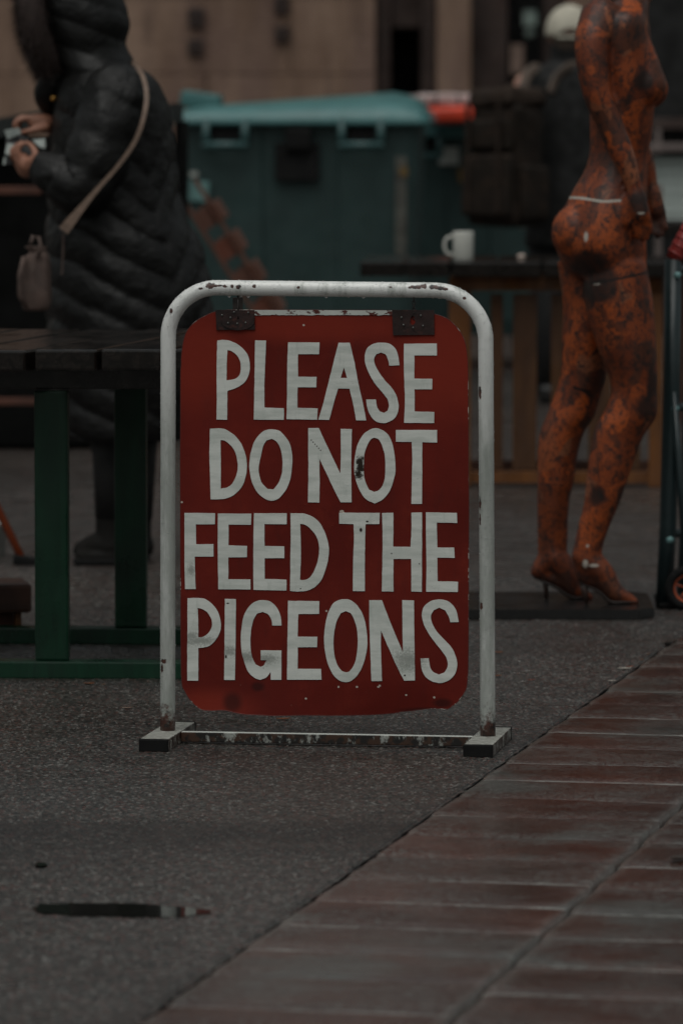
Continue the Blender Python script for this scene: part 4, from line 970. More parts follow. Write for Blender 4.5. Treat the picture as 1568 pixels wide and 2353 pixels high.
# ------------------------------------------------------------------ mannequin
def mat_mann():
    t = NT('varnished_orange_collage')
    # rectangular scraps of paper
    v = t.n('ShaderNodeTexVoronoi'); v.distance = 'CHEBYCHEV'; v.feature = 'F1'; t.set(v.inputs['Vector'], t.map((1.0, 1.0, 0.75), rot=(R(12), R(20), R(8)))); v.inputs['Scale'].default_value = 17
    s = t.n('ShaderNodeSeparateColor'); t.set(s.inputs[0], v.outputs['Color'])
    c = t.mix(s.outputs[0], (0.13, 0.027, 0.009), (0.36, 0.074, 0.015))
    c = t.mix(t.ramp(s.outputs[1], .80, .84), c, (0.085, 0.026, 0.013))
    c = t.mix(t.ramp(s.outputs[2], .88, .92, 0, .8), c, (0.24, 0.085, 0.040))
    c = t.mix(t.ramp(t.noise(3.2, 4, .5), .45, .75, 0, .35), c, (0.10, 0.026, 0.012))
    # printed black marks at three sizes
    vb = t.n('ShaderNodeTexVoronoi'); vb.distance = 'CHEBYCHEV'; t.set(vb.inputs['Vector'], t.map((1, 1, .7), rot=(R(5), R(9), R(3)))); vb.inputs['Scale'].default_value = 58
    sb = t.n('ShaderNodeSeparateColor'); t.set(sb.inputs[0], vb.outputs['Color'])
    pb_ = t.math('MULTIPLY', t.ramp(sb.outputs[0], .74, .78), t.ramp(t.noise(9, 4, .6), .42, .56))
    p1 = t.ramp(t.noise(52, 3, .7, t.map((1, 1, .8), loc=(3, 1, 2)), .6), .56, .59)
    p2 = t.math('MULTIPLY', t.ramp(t.noise(120, 3, .6, t.map((1.3, 1.3, 1), loc=(1, 4, 2))), .55, .59), t.ramp(t.noise(12, 3, .6), .30, .44))
    p3 = t.ramp(t.noise(11, 5, .75, t.map((1, 1, 1), loc=(7, 7, 1)), .4), .62, .64)
    ln = t.math('MULTIPLY', t.ramp(t.n('ShaderNodeTexWave').outputs[1], .8, .9), .4)
    pr = t.math('MAXIMUM', t.math('MAXIMUM', t.math('MULTIPLY', p1, .85), t.math('MULTIPLY', p2, .75)), t.math('MULTIPLY', p3, .35))
    c = t.mix(t.math('MULTIPLY', pb_, .62), c, (0.040, 0.018, 0.013))
    c = t.mix(pr, c, (0.018, 0.012, 0.011))
    def D3(x, y): p = P(1031 + x * .3424, y * .3424, 15.0); return p.x - MX, p.z
    w = t.math('MULTIPLY', t.math('SUBTRACT', t.noise(30, 4, .7), .5), 1.0)
    dk = t.spots([(*D3(1310, 540), .028, .030), (*D3(940, 1780), .055, .040), (*D3(1010, 1930), .050, .045), (*D3(1270, 1370), .030, .036), (*D3(1040, 1850), .035, .030)] +
                 [(P(1485, 935, 15).x - MX, P(1485, 935, 15).z, .030, .034), (P(1498, 885, 15).x - MX, P(1498, 885, 15).z, .016, .05), (P(1372, 1140, 15).x - MX, P(1372, 1140, 15).z, .022, .030)], w, .35)
    c = t.mix(t.math('MULTIPLY', dk, .9), c, (0.014, 0.009, 0.008))
    for fx_, fy_, ra, rb in ((1395, 1335, .11, .075), (1290, 1325, .10, .07), (1268, 1200, .05, .09)):
        q_ = P(fx_, fy_, 15); ft_ = t.spots([(q_.x - MX, q_.z, ra, rb)], w, .5); c = t.mix(t.math('MULTIPLY', ft_, .5), c, (0.035, 0.012, 0.008))
    seam = [(*D3(800 + 24 * k, 1332 - 6 * math.sin(k / 12 * 6) + k * 1.2), .0062, .0034) for k in range(15)]
    c = t.mix(t.spots(seam, t.math('MULTIPLY', w, .9), .3), c, (0.42, 0.40, 0.35))
    sc_ = [(*D3(915, 1590), .006, .014), (*D3(985, 1905), .010, .003), (*D3(1280, 1428), .010, .003)]
    sc_ += [(P(1350, 1257, 15).x - MX, P(1350, 1257, 15).z, .004, .004), (P(1345, 1298, 15).x - MX, P(1345, 1298, 15).z, .007, .010), (P(1364, 1302, 15).x - MX, P(1364, 1302, 15).z, .012, .004)]
    c = t.mix(t.spots(sc_, w, .3), c, (0.42, 0.38, 0.33))
    cut = [(*D3(960 + 24 * k, 1902 - 4.6 * k), .0062, .0036) for k in range(16)] + [(P(1322 + 3.5 * k, 897 + 1.1 * k, 15).x - MX, P(1322 + 3.5 * k, 897 + 1.1 * k, 15).z, .003, .0045) for k in range(11)]
    c = t.mix(t.spots(cut, None, .3), c, (0.006, 0.005, 0.005))
    t.inp('Base Color', c); t.inp('Roughness', t.ramp(t.noise(20, 3), .3, .7, .42, .6)); t.inp('Specular IOR Level', .35)
    t.bump(t.math('ADD', t.math('MULTIPLY', s.outputs[0], .6), t.math('MULTIPLY', t.noise(60, 4), .5)), .0016, .7)
    return t.m
YMn = 15.15; MX = P(1330, 1380, YMn).x
mn = thing('mannequin', 'headless-looking orange shop mannequin covered in printed paper scraps, standing on a black base', 'mannequin', (MX, YMn, 0))
mn['label'] = 'orange shop mannequin pasted over with printed paper scraps, standing on a black base'
def MP(x, y, dy=0.0): return P(x, y, YMn + dy) - Vector((MX, YMn, 0))
bm = bmesh.new()
def zsec(rows, cv, dy):
    out = []
    for (y, l, r, ry) in rows:
        xd0, yd = cv(l, y); xd1, _ = cv(r, y); a_, b_ = MP(xd0, yd, dy), MP(xd1, yd, dy)
        out.append(((a_.x + b_.x) / 2, dy, a_.z, (b_.x - a_.x) / 2, ry))
    return out
cz3 = lambda x, y: (1031 + x * .3424, y * .3424)
idn = lambda x, y: (x, y)
loft(bm, zsec([(-140, 1185, 1335, .052), (-60, 1190, 1330, .052), (0, 1120, 1340, .070), (50, 1040, 1338, .110), (100, 990, 1335, .145), (160, 962, 1340, .160), (250, 945, 1350, .160), (400, 935, 1372, .155), (520, 935, 1390, .152), (650, 938, 1380, .145), (800, 942, 1368, .132), (950, 945, 1348, .120), (1050, 938, 1332, .118), (1150, 905, 1330, .128), (1300, 818, 1326, .155), (1450, 748, 1326, .172), (1600, 712, 1320, .178), (1700, 726, 1322, .172), (1800, 790, 1320, .15), (1860, 860, 1300, .12)][::-1], cz3, 0), 48, 4)
LA = [(600, 1278, 1400, .085), (700, 1292, 1402, .088), (774, 1289, 1402, .085), (860, 1286, 1393, .072), (912, 1270, 1378, .064), (958, 1253, 1364, .062), (989, 1240, 1343, .058), (1034, 1234, 1328, .056), (1103, 1233, 1318, .052), (1138, 1233, 1309, .046), (1190, 1233, 1304, .040), (1242, 1234, 1303, .034), (1275, 1234, 1300, .033)]
LB = [(600, 1345, 1482, .088), (687, 1340, 1498, .092), (791, 1368, 1506, .086), (860, 1396, 1509, .074), (902, 1402, 1508, .068), (944, 1387, 1509, .066), (965, 1373, 1502, .064), (1000, 1360, 1478, .060), (1051, 1352, 1458, .058), (1103, 1345, 1440, .054), (1155, 1340, 1422, .048), (1207, 1327, 1400, .040), (1249, 1318, 1385, .036), (1280, 1311, 1380, .036)]
loft(bm, zsec(LA[::-1], idn, .075), 32, 4); loft(bm, zsec(LB[::-1], idn, -.070), 32, 4)
# breasts, buttock
mm = lambda x, y, dy: MP(*cz3(x, y), dy)
for (x, y, dy) in ((1382, 575, -.075), (1395, 598, .068)):
    ball(bm, mm(x - 62, y, dy), .055, (1.0, .95, 1.0)); chain(bm, [mm(x - 110, y - 280, dy * .8), mm(x - 84, y - 130, dy * .9), mm(x - 62, y - 10, dy)], [.034, .046, .053])
    pass
ball(bm, mm(860, 1560, -.075), .072, (1, .95, 1.1)); ball(bm, mm(860, 1570, .075), .070, (1, .95, 1.1))
# near arm
chain(bm, [mm(1015, 120, -.10), mm(958, 300, -.145), mm(985, 600, -.160), mm(1075, 830, -.155), mm(1165, 1050, -.160), mm(1238, 1250, -.165)], [.058, .048, .040, .036, .032, .022], 16)
chain(bm, [mm(1040, 120, .12), mm(990, 330, .185), mm(1040, 600, .20), mm(1180, 850, .20), mm(1290, 1050, .195), mm(1345, 1230, .185)], [.050, .048, .040, .036, .032, .022], 16)
def mhand(w, d, side):
    # flat relaxed hand hanging from the wrist: w wrist point, d direction, side +-1
    d = d.normalized(); n_ = Vector((0, 1, 0)); s_ = d.cross(n_)
    ball(bm, w + d * .045, .034, (1, 1, 1)) if False else None
    chain(bm, [w, w + d * .035, w + d * .075], [.021, .027, .028], 12)
    for i, (o_, L_h) in enumerate(((-.022, .060), (-.008, .072), (.007, .068), (.020, .052))):
        a_ = w + d * .078 + s_ * o_; chain(bm, [a_, a_ + d * L_h * .5 + n_ * side * .006, a_ + d * L_h + n_ * side * .018], [.0095, .0085, .0065], 8, 3)
    a_ = w + d * .030 - s_ * .022; chain(bm, [a_, a_ + d * .030 - s_ * .016, a_ + d * .062 - s_ * .018], [.012, .010, .008], 8, 3)
mhand(mm(1238, 1250, -.165), Vector((.22, 0, -1)), 1)
mhand(mm(1345, 1230, .185), Vector((.20, 0, -1)), -1)
# neck and head above the frame
nk = mm(1255, -60, 0); chain(bm, [nk, nk + Vector((.012, 0, .06))], [.050, .050], 16)
hc = nk + Vector((.028, 0, .15)); ball(bm, hc, .098, (.95, .78, 1.15)); chain(bm, [hc + Vector((.04, 0, -.06)), hc + Vector((.072, 0, -.085))], [.05, .024], 12)
chain(bm, [hc + Vector((.086, 0, .015)), hc + Vector((.108, 0, -.018))], [.008, .012], 8); chain(bm, [hc + Vector((.09, -.018, -.05)), hc + Vector((.09, .018, -.05))], [.008, .008], 8)
for s_ in (-1, 1): ball(bm, hc + Vector((-.005, s_ * .074, -.005)), .022, (.7, .35, 1.2)); ball(bm, hc + Vector((.078, s_ * .032, .012)), .013)
# shoes: high-heeled feet
HZ = .034
def foot(ank, heel, ballp, toe, dy):
    A_, H_, B_, T_ = MP(*ank, dy), MP(*heel, dy), MP(*ballp, dy), MP(*toe, dy)
    chain(bm, [A_, (A_ + B_) / 2 + Vector((.004, 0, .006)), B_, T_], [.038, .035, .027, .012], 14)
    chain(bm, [A_ + Vector((0, 0, .01)), H_], [.036, .024], 14); chain(bm, [H_, (H_ + B_) / 2, B_], [.022, .018, .020], 12)
    return H_, B_
HA, BA = foot((1270, 1278), (1236, 1312), (1318, 1352), (1352, 1372), .075)
HB, BB = foot((1345, 1285), (1342, 1325), (1408, 1358), (1456, 1381), -.070)
body = remesh(from_bm('body', bm, mat_mann(), mn), .0065, 3)
m_heel = M('dark_heel', (0.03, 0.014, 0.010), .4, .3)
tubeo('stiletto_heel', [HA + Vector((.018, 0, -.012)), Vector((HA.x + .022, HA.y, .031))], [.010, .005], m_heel, mn, 10)
tubeo('stiletto_heel', [HB + Vector((-.004, 0, -.012)), Vector((HB.x + .006, HB.y, .031))], [.012, .006], m_heel, mn, 10)
m_sole = M('dark_shoe_sole', (0.020, 0.012, 0.010), .5, .3)
for H_, B_, dy in ((HA, BA, .075), (HB, BB, -.070)):
    T_ = MP(1350, 1379, dy) if dy > 0 else MP(1462, 1386, dy)
    pts_ = cat_rom([H_ + Vector((-.014, 0, -.016)), H_.lerp(B_, .5) + Vector((0, 0, -.020)), Vector((B_.x - .01, dy, .037)), Vector((B_.x + .025, dy, .0355)), Vector((T_.x, dy, .0365))], 6)
    tubeo('shoe_sole', pts_, [.006 + .016 * math.sin(math.pi * min(1, .12 + .8 * k / (len(pts_) - 1))) for k in range(len(pts_))], m_sole, mn, 14, flat=0.28, up=Vector((0, 1, 0)))
# base plate, wet and dark
A = G(1000, 1426); B = G(1494, 1426)
bp = thing('plinth', 'flat black wet base plate under the orange mannequin', 'plinth', (MX, 0, 0)); m_base = M('wet_black_base', (0.012, 0.012, 0.012), 0.22, .3, 6, .001, 20)
v_ = [(A.x, A.y), (B.x - .03, A.y), (B.x + .012, A.y + .06), (B.x + .020, A.y + .50), (B.x - .02, A.y + .56), (A.x, A.y + .56)]
bm = bmesh.new(); lo_ = [bm.verts.new((x - MX, y, .002)) for x, y in v_]; hi_ = [bm.verts.new((x - MX, y, .030)) for x, y in v_]
bm.faces.new(hi_); bm.faces.new(lo_[::-1])
for k in range(6): bm.faces.new((lo_[k], lo_[(k + 1) % 6], hi_[(k + 1) % 6], hi_[k]))
bmesh.ops.bevel(bm, geom=bm.edges[:], offset=.004, segments=2, affect='EDGES'); from_bm('base_plate', bm, m_base, bp)
bp.location.y = 0
# ------------------------------------------------------------------ person in black puffer coat
m_skin = M('skin', (0.30, 0.135, 0.085), 0.5, .12, 20, .0005, 120)
m_coat = M('black_quilted_nylon', (0.0056, 0.0055, 0.0053), 0.5, .3, 9, .006, 34, spec=.27)
def mat_fur():
    t = NT('dark_brown_fur'); t.inp('Base Color', t.mix(t.noise(60, 3), (0.014, 0.010, 0.009), (0.050, 0.029, 0.024))); t.inp('Roughness', .8); return t.m
m_fur = mat_fur()
YK = 16.8; KX = P(270, 1290, YK).x
pk = thing('person', 'person in long black hooded puffer coat holding an open wallet, behind the green table', 'person', (KX, YK, 0))
def KP(x, y, dy=0.0): return P(x, y, YK + dy) - Vector((KX, YK, 0))
def ksec(rows, dy=0.0):
    out = []
    for (y, l, r, ry) in rows:
        a_, b_ = KP(l, y, 0), KP(r, y, 0); out.append(((a_.x + b_.x) / 2, dy, a_.z, (b_.x - a_.x) / 2, ry))
    return out
# the body inside
bm = bmesh.new()
loft(bm, ksec([(120, 170, 235, .055), (170, 165, 260, .08), (200, 170, 320, .17), (300, 165, 345, .17), (450, 170, 340, .15), (560, 165, 360, .17), (640, 180, 350, .17), (680, 200, 330, .14)][::-1]), 32, 4)
hd = KP(165, 40, 0); ball(bm, hd, .105, (.95, .78, 1.15)); chain(bm, [hd + Vector((0, 0, -.05)), KP(215, 160, 0)], [.06, .06], 14)
chain(bm, [hd + Vector((-.085, 0, -.005)), hd + Vector((-.108, 0, -.035))], [.009, .013], 8); ball(bm, hd + Vector((-.05, 0, -.09)), .035)
chain(bm, [hd + Vector((-.087, -.02, -.066)), hd + Vector((-.087, .02, -.066))], [.008, .008], 8)
for s_ in (-1, 1): ball(bm, hd + Vector((-.078, s_ * .032, .008)), .013); ball(bm, hd + Vector((.0, s_ * .078, -.005)), .024, (.7, .35, 1.2))
for (hx, kx, ax_, dy) in ((245, 250, 250, -.09), (300, 318, 318, .09)):
    chain(bm, [KP(hx, 640, dy), KP(kx, 930, dy), KP(ax_, 1215, dy)], [.075, .042, .028], 16)
# arms
nsh, nel, nwr = KP(262, 235, -.20), KP(190, 425, -.26), KP(78, 378, -.20)
fsh, fel, fwr = KP(250, 235, .20), KP(200, 400, .22), KP(122, 284, .02)
chain(bm, [nsh, nel, nwr], [.055, .042, .027], 14); chain(bm, [fsh, fel, fwr], [.055, .042, .026], 14)
def fing(pts, r=(.0092, .0085, .0075, .0062)): chain(bm, pts, list(r)[:len(pts)], 10, 3)
# far hand (upper): palm then index curled to meet the thumb, three fingers behind
pm = KP(95, 284, -.02); chain(bm, [fwr, KP(105, 281, -.01), KP(80, 279, -.02)], [.025, .026, .023], 12); chain(bm, [fwr, KP(100, 288, .02), KP(80, 282, .03)], [.024, .024, .020], 12)
for k, (a_, b_, c_, d_) in enumerate((((74, 271), (50, 275), (38, 286), (46, 303)), ((74, 270), (46, 272), (34, 285), (38, 300)), ((76, 272), (50, 270), (38, 281), (40, 296)), ((80, 275), (58, 272), (46, 280), (47, 292)))):
    dy = -.030 + k * .021; fing([KP(*a_, dy), KP(*b_, dy), KP(*c_, dy), KP(*d_, dy + .0)])
fing([KP(106, 292, -.035), KP(84, 298, -.045), KP(62, 302, -.042), KP(49, 306, -.034)], (.013, .011, .0095, .008))
# near hand (lower)
chain(bm, [nwr, KP(64, 380, -.18), KP(52, 368, -.17)], [.026, .026, .024], 12); chain(bm, [nwr, KP(62, 392, -.16), KP(50, 380, -.15)], [.024, .024, .020], 12)
for k, (a_, b_, c_, d_) in enumerate((((47, 362), (42, 346), (48, 334), (64, 327)), ((44, 368), (34, 350), (38, 336), (52, 326)), ((43, 374), (30, 360), (28, 345), (38, 334)), ((44, 382), (32, 370), (27, 358), (32, 346)))):
    dy = -.185 + k * .020; fing([KP(*a_, dy), KP(*b_, dy), KP(*c_, dy), KP(*d_, dy)])
fing([KP(70, 372, -.215), KP(82, 358, -.218), KP(78, 342, -.21), KP(68, 330, -.195)], (.013, .0115, .0095, .008))
body = remesh(from_bm('body', bm, m_skin, pk), .0042, 2)
# coat with quilted baffles
def quilt(a, t):
    u = math.cos(t); s = math.sin(t)
    ph = (a.z + .13 * min(0, u - .60) - .42 * max(0, u - .60) + .02 * s + .03 * noise.noise(Vector((t * 1.5, a.z * 4, 0)))) / .105
    b = abs(math.sin(math.pi * ph)) ** .5; k = 1.0 + .5 * noise.noise(Vector((t * 2.2, a.z * 5, 7)))
    return .060 * k * (b - .7) * min(1, max(0, (1.50 - a.z) * 3)) + .022 * noise.noise(Vector((a.z * 7, t * 2, 2))) + .014 * noise.noise(Vector((a.z * 25, t * 7, 2))) + .008 * noise.noise(Vector((a.z * 60, t * 16, 4)))
bm = bmesh.new()
loft(bm, ksec([(140, 190, 300, .12), (158, 165, 325, .17), (175, 145, 350, .21), (200, 132, 370, .24), (235, 126, 384, .25), (280, 122, 396, .245), (340, 118, 402, .24), (400, 114, 407, .24), (450, 112, 415, .245), (500, 110, 430, .25), (540, 108, 452, .26), (590, 106, 470, .265), (650, 106, 482, .27), (740, 108, 488, .275), (850, 112, 484, .28), (940, 118, 472, .27), (985, 124, 460, .26), (1004, 130, 452, .25)][::-1]), 128, 14, quilt)
from_bm('coat', bm, m_coat, pk, smooth=True)
def puff(L, a, r): return r * .08 * (abs(math.sin(math.pi * (L / .11 + .3 * noise.noise(Vector((a, L * 6, 1)))))) ** .6 - .6) + r * .11 * noise.noise(Vector((L * 9, a * 1.5, 0))) + r * .05 * noise.noise(Vector((L * 30, a * 4, 3)))
def sleeve(pts, rads):
    C = cat_rom([Vector(tuple(p) + (r,)) for p, r in zip(pts, rads)], 26); bm = bmesh.new()
    tube_bm(bm, [Vector(c[:3]) for c in C], [c[3] for c in C], 40, True, 1.0, puff); return from_bm('sleeve', bm, m_coat, pk, smooth=True)
sleeve([KP(290, 190, -.13), nsh + Vector((0, .01, 0)), nel + Vector((.01, 0, 0)), nel.lerp(nwr, .5), nwr + Vector((.012, 0, 0))], [.06, .098, .085, .068, .045])
sleeve([KP(280, 190, .13), fsh, fel, fel.lerp(fwr, .5), fwr + Vector((.03, 0, -.005))], [.06, .095, .082, .062, .043])
# hood: shell around the head, open to the left
bm = bmesh.new(); NZ, NA = 44, 56; rows = [(-78, 150, 215, .06), (-60, 100, 250, .11), (-30, 82, 275, .145), (0, 80, 284, .155), (30, 82, 295, .16), (60, 90, 297, .16), (90, 100, 292, .155), (115, 112, 293, .15), (140, 125, 306, .16), (165, 140, 322, .18), (190, 150, 335, .19)]
S5 = [Vector((*s_[:3], s_[3])) for s_ in ksec(rows)]; RY = cat_rom([Vector((s_[4], 0, 0)) for s_ in ksec(rows)], 5); S5 = cat_rom(S5, 5); rg = []
for s_, ry in zip(S5, RY):
    row = []
    for k in range(NA + 1):
        a = -R(160) + R(320) * k / NA
        q = 1 + .05 * (abs(math.sin(math.pi * (s_[2] + .05 * math.cos(a)) / .085)) ** .5 - .6) + .05 * noise.noise(Vector((s_[2] * 9, a * 2, 5)))
        row.append(bm.verts.new((s_[0] + s_[3] * math.cos(a) * q, ry.x * math.sin(a) * q, s_[2])))
    rg.append(row)
for i in range(len(rg) - 1):
    for k in range(NA): bm.faces.new((rg[i][k], rg[i][k + 1], rg[i + 1][k + 1], rg[i + 1][k]))
bm.faces.new(rg[0])
hood = from_bm('hood', bm, m_coat, pk, smooth=True)
md = hood.modifiers.new('t', 'SOLIDIFY'); md.thickness = .018; md.offset = -1
# collar bulge with scarf under the chin
bm = bmesh.new(); chain(bm, [KP(125, 175, -.06), KP(112, 215, -.02), KP(122, 255, .03)], [.035, .045, .03], 16)
from_bm('scarf', bm, m_coat, pk, smooth=True)
bm = bmesh.new(); bmesh.ops.create_uvsphere(bm, u_segments=12, v_segments=8, radius=.009); from_bm('snap_button', bm, M('brass', (0.45, 0.24, 0.06), .35, .1, metal=.7), pk, smooth=True, loc=KP(123, 226, -.075))
# fur trim: core roll plus thousands of hairs
rimpts = []
for i in range(0, len(rg) if False else 0): pass
loopD = [(150, -82), (100, -62), (62, -30), (52, 0), (54, 40), (62, 80), (76, 115), (92, 145), (104, 168)]
core = []
for sgn in (-1, 1):
    c_ = []
    for i, (x, y) in enumerate(loopD):
        dy = sgn * (.02 + .125 * math.sin(math.pi * min(1, i / 8 * .92 + .04)))
        c_.append(KP(x + 20, y, dy))
    core.append(cat_rom(c_, 6))
loopC = core[0][::-1] + core[1]
bm = bmesh.new(); tube_bm(bm, loopC, .042, 14); trim = from_bm('fur_trim', bm, m_fur, pk, smooth=True)
rf = random.Random(5); hv, hf = [], []
for k in range(14000):
    i = rf.randrange(len(loopC) - 1); c_ = loopC[i].lerp(loopC[i + 1], rf.random())
    d_ = Vector((rf.gauss(-.25, 1), rf.gauss(0, 1), rf.gauss(-.1, 1))).normalized(); l_ = rf.uniform(.014, .040)
    s_ = d_.cross(Vector((rf.random(), rf.random(), rf.random()))).normalized() * .0008; p_ = c_ + d_ * .038; q_ = p_ + (d_ + Vector((0, 0, -.35))) * l_
    b_ = len(hv); hv += [p_ - s_, p_ + s_, q_]; hf.append((b_, b_ + 1, b_ + 2))
tag(from_py('fur_hair', hv, hf, m_fur, trim), kind='stuff')
# trousers + boots
m_trou = M('black_trousers', (0.012, 0.012, 0.012), .7, .2)
for (kx, ax_, dy) in ((250, 250, -.09), (318, 318, .09)):
    tubeo('trouser_leg', [KP(kx, 930, dy), KP(kx + 2, 1050, dy), KP(ax_ + 1, 1190, dy)], [.072, .052, .042], m_trou, pk, 24)
    bm = bmesh.new()
    chain(bm, [KP(ax_ + 2, 1135, dy), KP(ax_, 1215, dy), KP(ax_ + 2, 1258, dy)], [.046, .040, .044], 16)
    chain(bm, [KP(ax_ + 8, 1256, dy), KP(ax_ - 25, 1252, dy), KP(ax_ - 62, 1263, dy)], [.040, .038, .028], 16)
    h = [KP(ax_ + 22, 1278, dy), KP(ax_ - 75, 1278, dy)]; box(bm, ((h[0].x + h[1].x) / 2, dy, .024), (abs(h[0].x - h[1].x), .085, .042), None, .018, 3)
    o = remesh(from_bm('boot', bm, M('black_leather_boot', (0.010, 0.009, 0.008), .75, .3, spec=.2), pk), .006, 2)
    bm = bmesh.new(); box(bm, ((h[0].x + h[1].x) / 2, dy, .011), (abs(h[0].x - h[1].x) + .012, .092, .020), None, .006); from_bm('sole', bm, m_black, o)
# wallet with banknotes in the two hands
m_note = M('pale_banknotes', (0.36, 0.40, 0.38), .5, .3, 25); m_leath = M('black_leather', (0.012, 0.011, 0.011), .35, .2)
wl = thing('wallet', 'open black wallet with pale papers held in both hands of the person in black', 'wallet', KP(45, 335, -.10) + Vector((KX, YK, 0)))
def quadbox(name, pts, m, parent, th=.006):
    o_ = Vector(wl.location) - Vector((KX, YK, 0)); v_ = []
    for dy in (0, th): v_ += [KP(x, y, dz + dy) - o_ for x, y, dz in pts]
    n_ = len(pts); f_ = [tuple(range(n_)), tuple(range(2 * n_ - 1, n_ - 1, -1))] + [(k, (k + 1) % n_, n_ + (k + 1) % n_, n_ + k) for k in range(n_)]
    return from_py(name, v_, f_, m, parent)
quadbox('back_cover', [(14, 318, -.13), (108, 345, -.10), (104, 372, -.12), (10, 378, -.15)], m_leath, wl)
quadbox('upper_flap', [(16, 302, -.05), (60, 296, -.03), (72, 322, -.04), (20, 322, -.06)], m_leath, wl, .004)
quadbox('banknote', [(10, 299, -.07), (44, 293, -.06), (50, 306, -.06), (18, 320, -.07)], m_note, wl, .001)
quadbox('banknote', [(17, 328, -.142), (42, 332, -.142), (36, 360, -.150), (12, 354, -.150)], m_note, wl, .001)
quadbox('banknote', [(74, 321, -.115), (104, 318, -.10), (105, 341, -.11), (92, 338, -.115)], m_note, wl, .001)
quadbox('card', [(9, 362, -.156), (15, 361, -.156), (13, 378, -.158), (7, 378, -.158)], m_note, wl, .001)
# shoulder bag
m_strap = M('tan_webbing_strap', (0.17, 0.115, 0.085), .7, .2, 60); m_bagm = M('mauve_brown_suede', (0.085, 0.056, 0.046), .8, .3, 14, .004, 20)
bag = thing('shoulder_bag', 'small brown bag on a long tan strap hanging from the person in black', 'bag', KP(84, 700, -.33) + Vector((KX, YK, 0)))
ob_ = Vector(bag.location) - Vector((KX, YK, 0))
def strap_mesh(D, wd):
    C = cat_rom([Vector(tuple(KP(x, y, dy) - ob_) + (w,)) for (x, y, dy), w in zip(D, wd)], 8); v_, f_ = [], []
    for i, c in enumerate(C):
        p_ = Vector(c[:3]); q_ = Vector(C[min(i + 1, len(C) - 1)][:3]); r_ = Vector(C[max(i - 1, 0)][:3]); tt = (q_ - r_).normalized()
        n_ = Vector((0, 1, 0)).cross(tt).normalized() * c[3] / 2; e_ = Vector((0, .003, 0))
        v_ += [p_ - n_ - e_, p_ + n_ - e_, p_ + n_ + e_, p_ - n_ + e_]
    for i in range(len(C) - 1):
        for k in range(4): f_.append((4 * i + k, 4 * i + (k + 1) % 4, 4 * i + 4 + (k + 1) % 4, 4 * i + 4 + k))
    return v_, f_
v_, f_ = strap_mesh([(300, 135, .0), (316, 154, -.16), (330, 180, -.25), (337, 220, -.300), (330, 270, -.335), (310, 325, -.345), (272, 380, -.350), (228, 430, -.355), (190, 475, -.365), (158, 515, -.370), (146, 530, -.370)], [.013, .013, .013, .013, .013, .013, .012, .013, .020, .030, .032])
from_py('strap', v_, f_, m_strap, bag)
v_, f_ = strap_mesh([(146, 531, -.370), (132, 546, -.368), (120, 560, -.362)], [.006, .006, .006]); from_py('strap_end', v_, f_, m_leath, bag)
v_, f_ = strap_mesh([(146, 534, -.368), (145, 580, -.365), (143, 632, -.360)], [.004, .004, .006]); from_py('hanging_cord', v_, f_, m_bagm, bag)
bm = bmesh.new(); a_, b_ = KP(48, 714, -.33) - ob_, KP(118, 580, -.33) - ob_
loft(bm, [(0, 0, a_.z, .030, .022), (0, 0, a_.z + .012, .042, .034), (0, 0, a_.z + .07, .044, .040), (0.002, 0, b_.z - .02, .036, .034), (.006, 0, b_.z, .024, .022), (-.002, 0, b_.z + .018, .030, .022)], 40, 6, lambda a, t: .10 * math.sin(t * 6) * min(1, (a.z - a_.z) * 8) + .06 * noise.noise(Vector((a.z * 20, t, 0))))
from_bm('bag_body', bm, m_bagm, bag, smooth=True)
tubeo('drawstring_loop', [KP(70, 565, -.37) - ob_, KP(76, 542, -.37) - ob_, KP(90, 545, -.37) - ob_, KP(96, 572, -.37) - ob_, KP(86, 590, -.37) - ob_], .006, m_bagm, bag, 8)
tubeo('side_handle', [KP(56, 590, -.36) - ob_, KP(46, 630, -.37) - ob_, KP(46, 680, -.37) - ob_, KP(60, 705, -.36) - ob_], .007, m_bagm, bag, 8)
# ------------------------------------------------------------------ person with backpack
YQ = 25.6; QX = P(1290, 900, YQ).x
pq = thing('person', 'person in pale cap and dark jacket seen from behind, carrying a large backpack', 'person', (QX, YQ, 0))
def QP(x, y, dy=0.0): return P(x, y, YQ + dy) - Vector((QX, YQ, 0))
def qsec(rows, dy=0.0):
    out = []
    for (y, l, r, ry) in rows:
        a_, b_ = QP(l, y), QP(r, y); out.append(((a_.x + b_.x) / 2, dy, a_.z, (b_.x - a_.x) / 2, ry))
    return out
bm = bmesh.new()
hd = QP(1306, 72); ball(bm, hd, .098, (.86, .98, 1.18)); chain(bm, [hd + Vector((0, -.01, -.06)), QP(1306, 150)], [.058, .062], 14)
ball(bm, hd + Vector((0, .075, -.07)), .035); chain(bm, [hd + Vector((0, .092, -.01)), hd + Vector((0, .115, -.04))], [.009, .013], 8)
for s_ in (-1, 1): ball(bm, hd + Vector((s_ * .085, 0, -.02)), .026, (.4, .7, 1.25)); ball(bm, hd + Vector((s_ * .03, .085, .01)), .012)
loft(bm, qsec([(150, 1270, 1345, .06), (175, 1215, 1400, .09), (300, 1225, 1390, .11), (450, 1235, 1380, .11), (520, 1230, 1385, .12), (570, 1245, 1370, .10)][::-1]), 24, 4)
for s_, x in ((-1, 1262), (1, 1340)): chain(bm, [QP(x, 530), QP(x - 4, 740), QP(x - 2, 900)], [.085, .06, .045], 14)
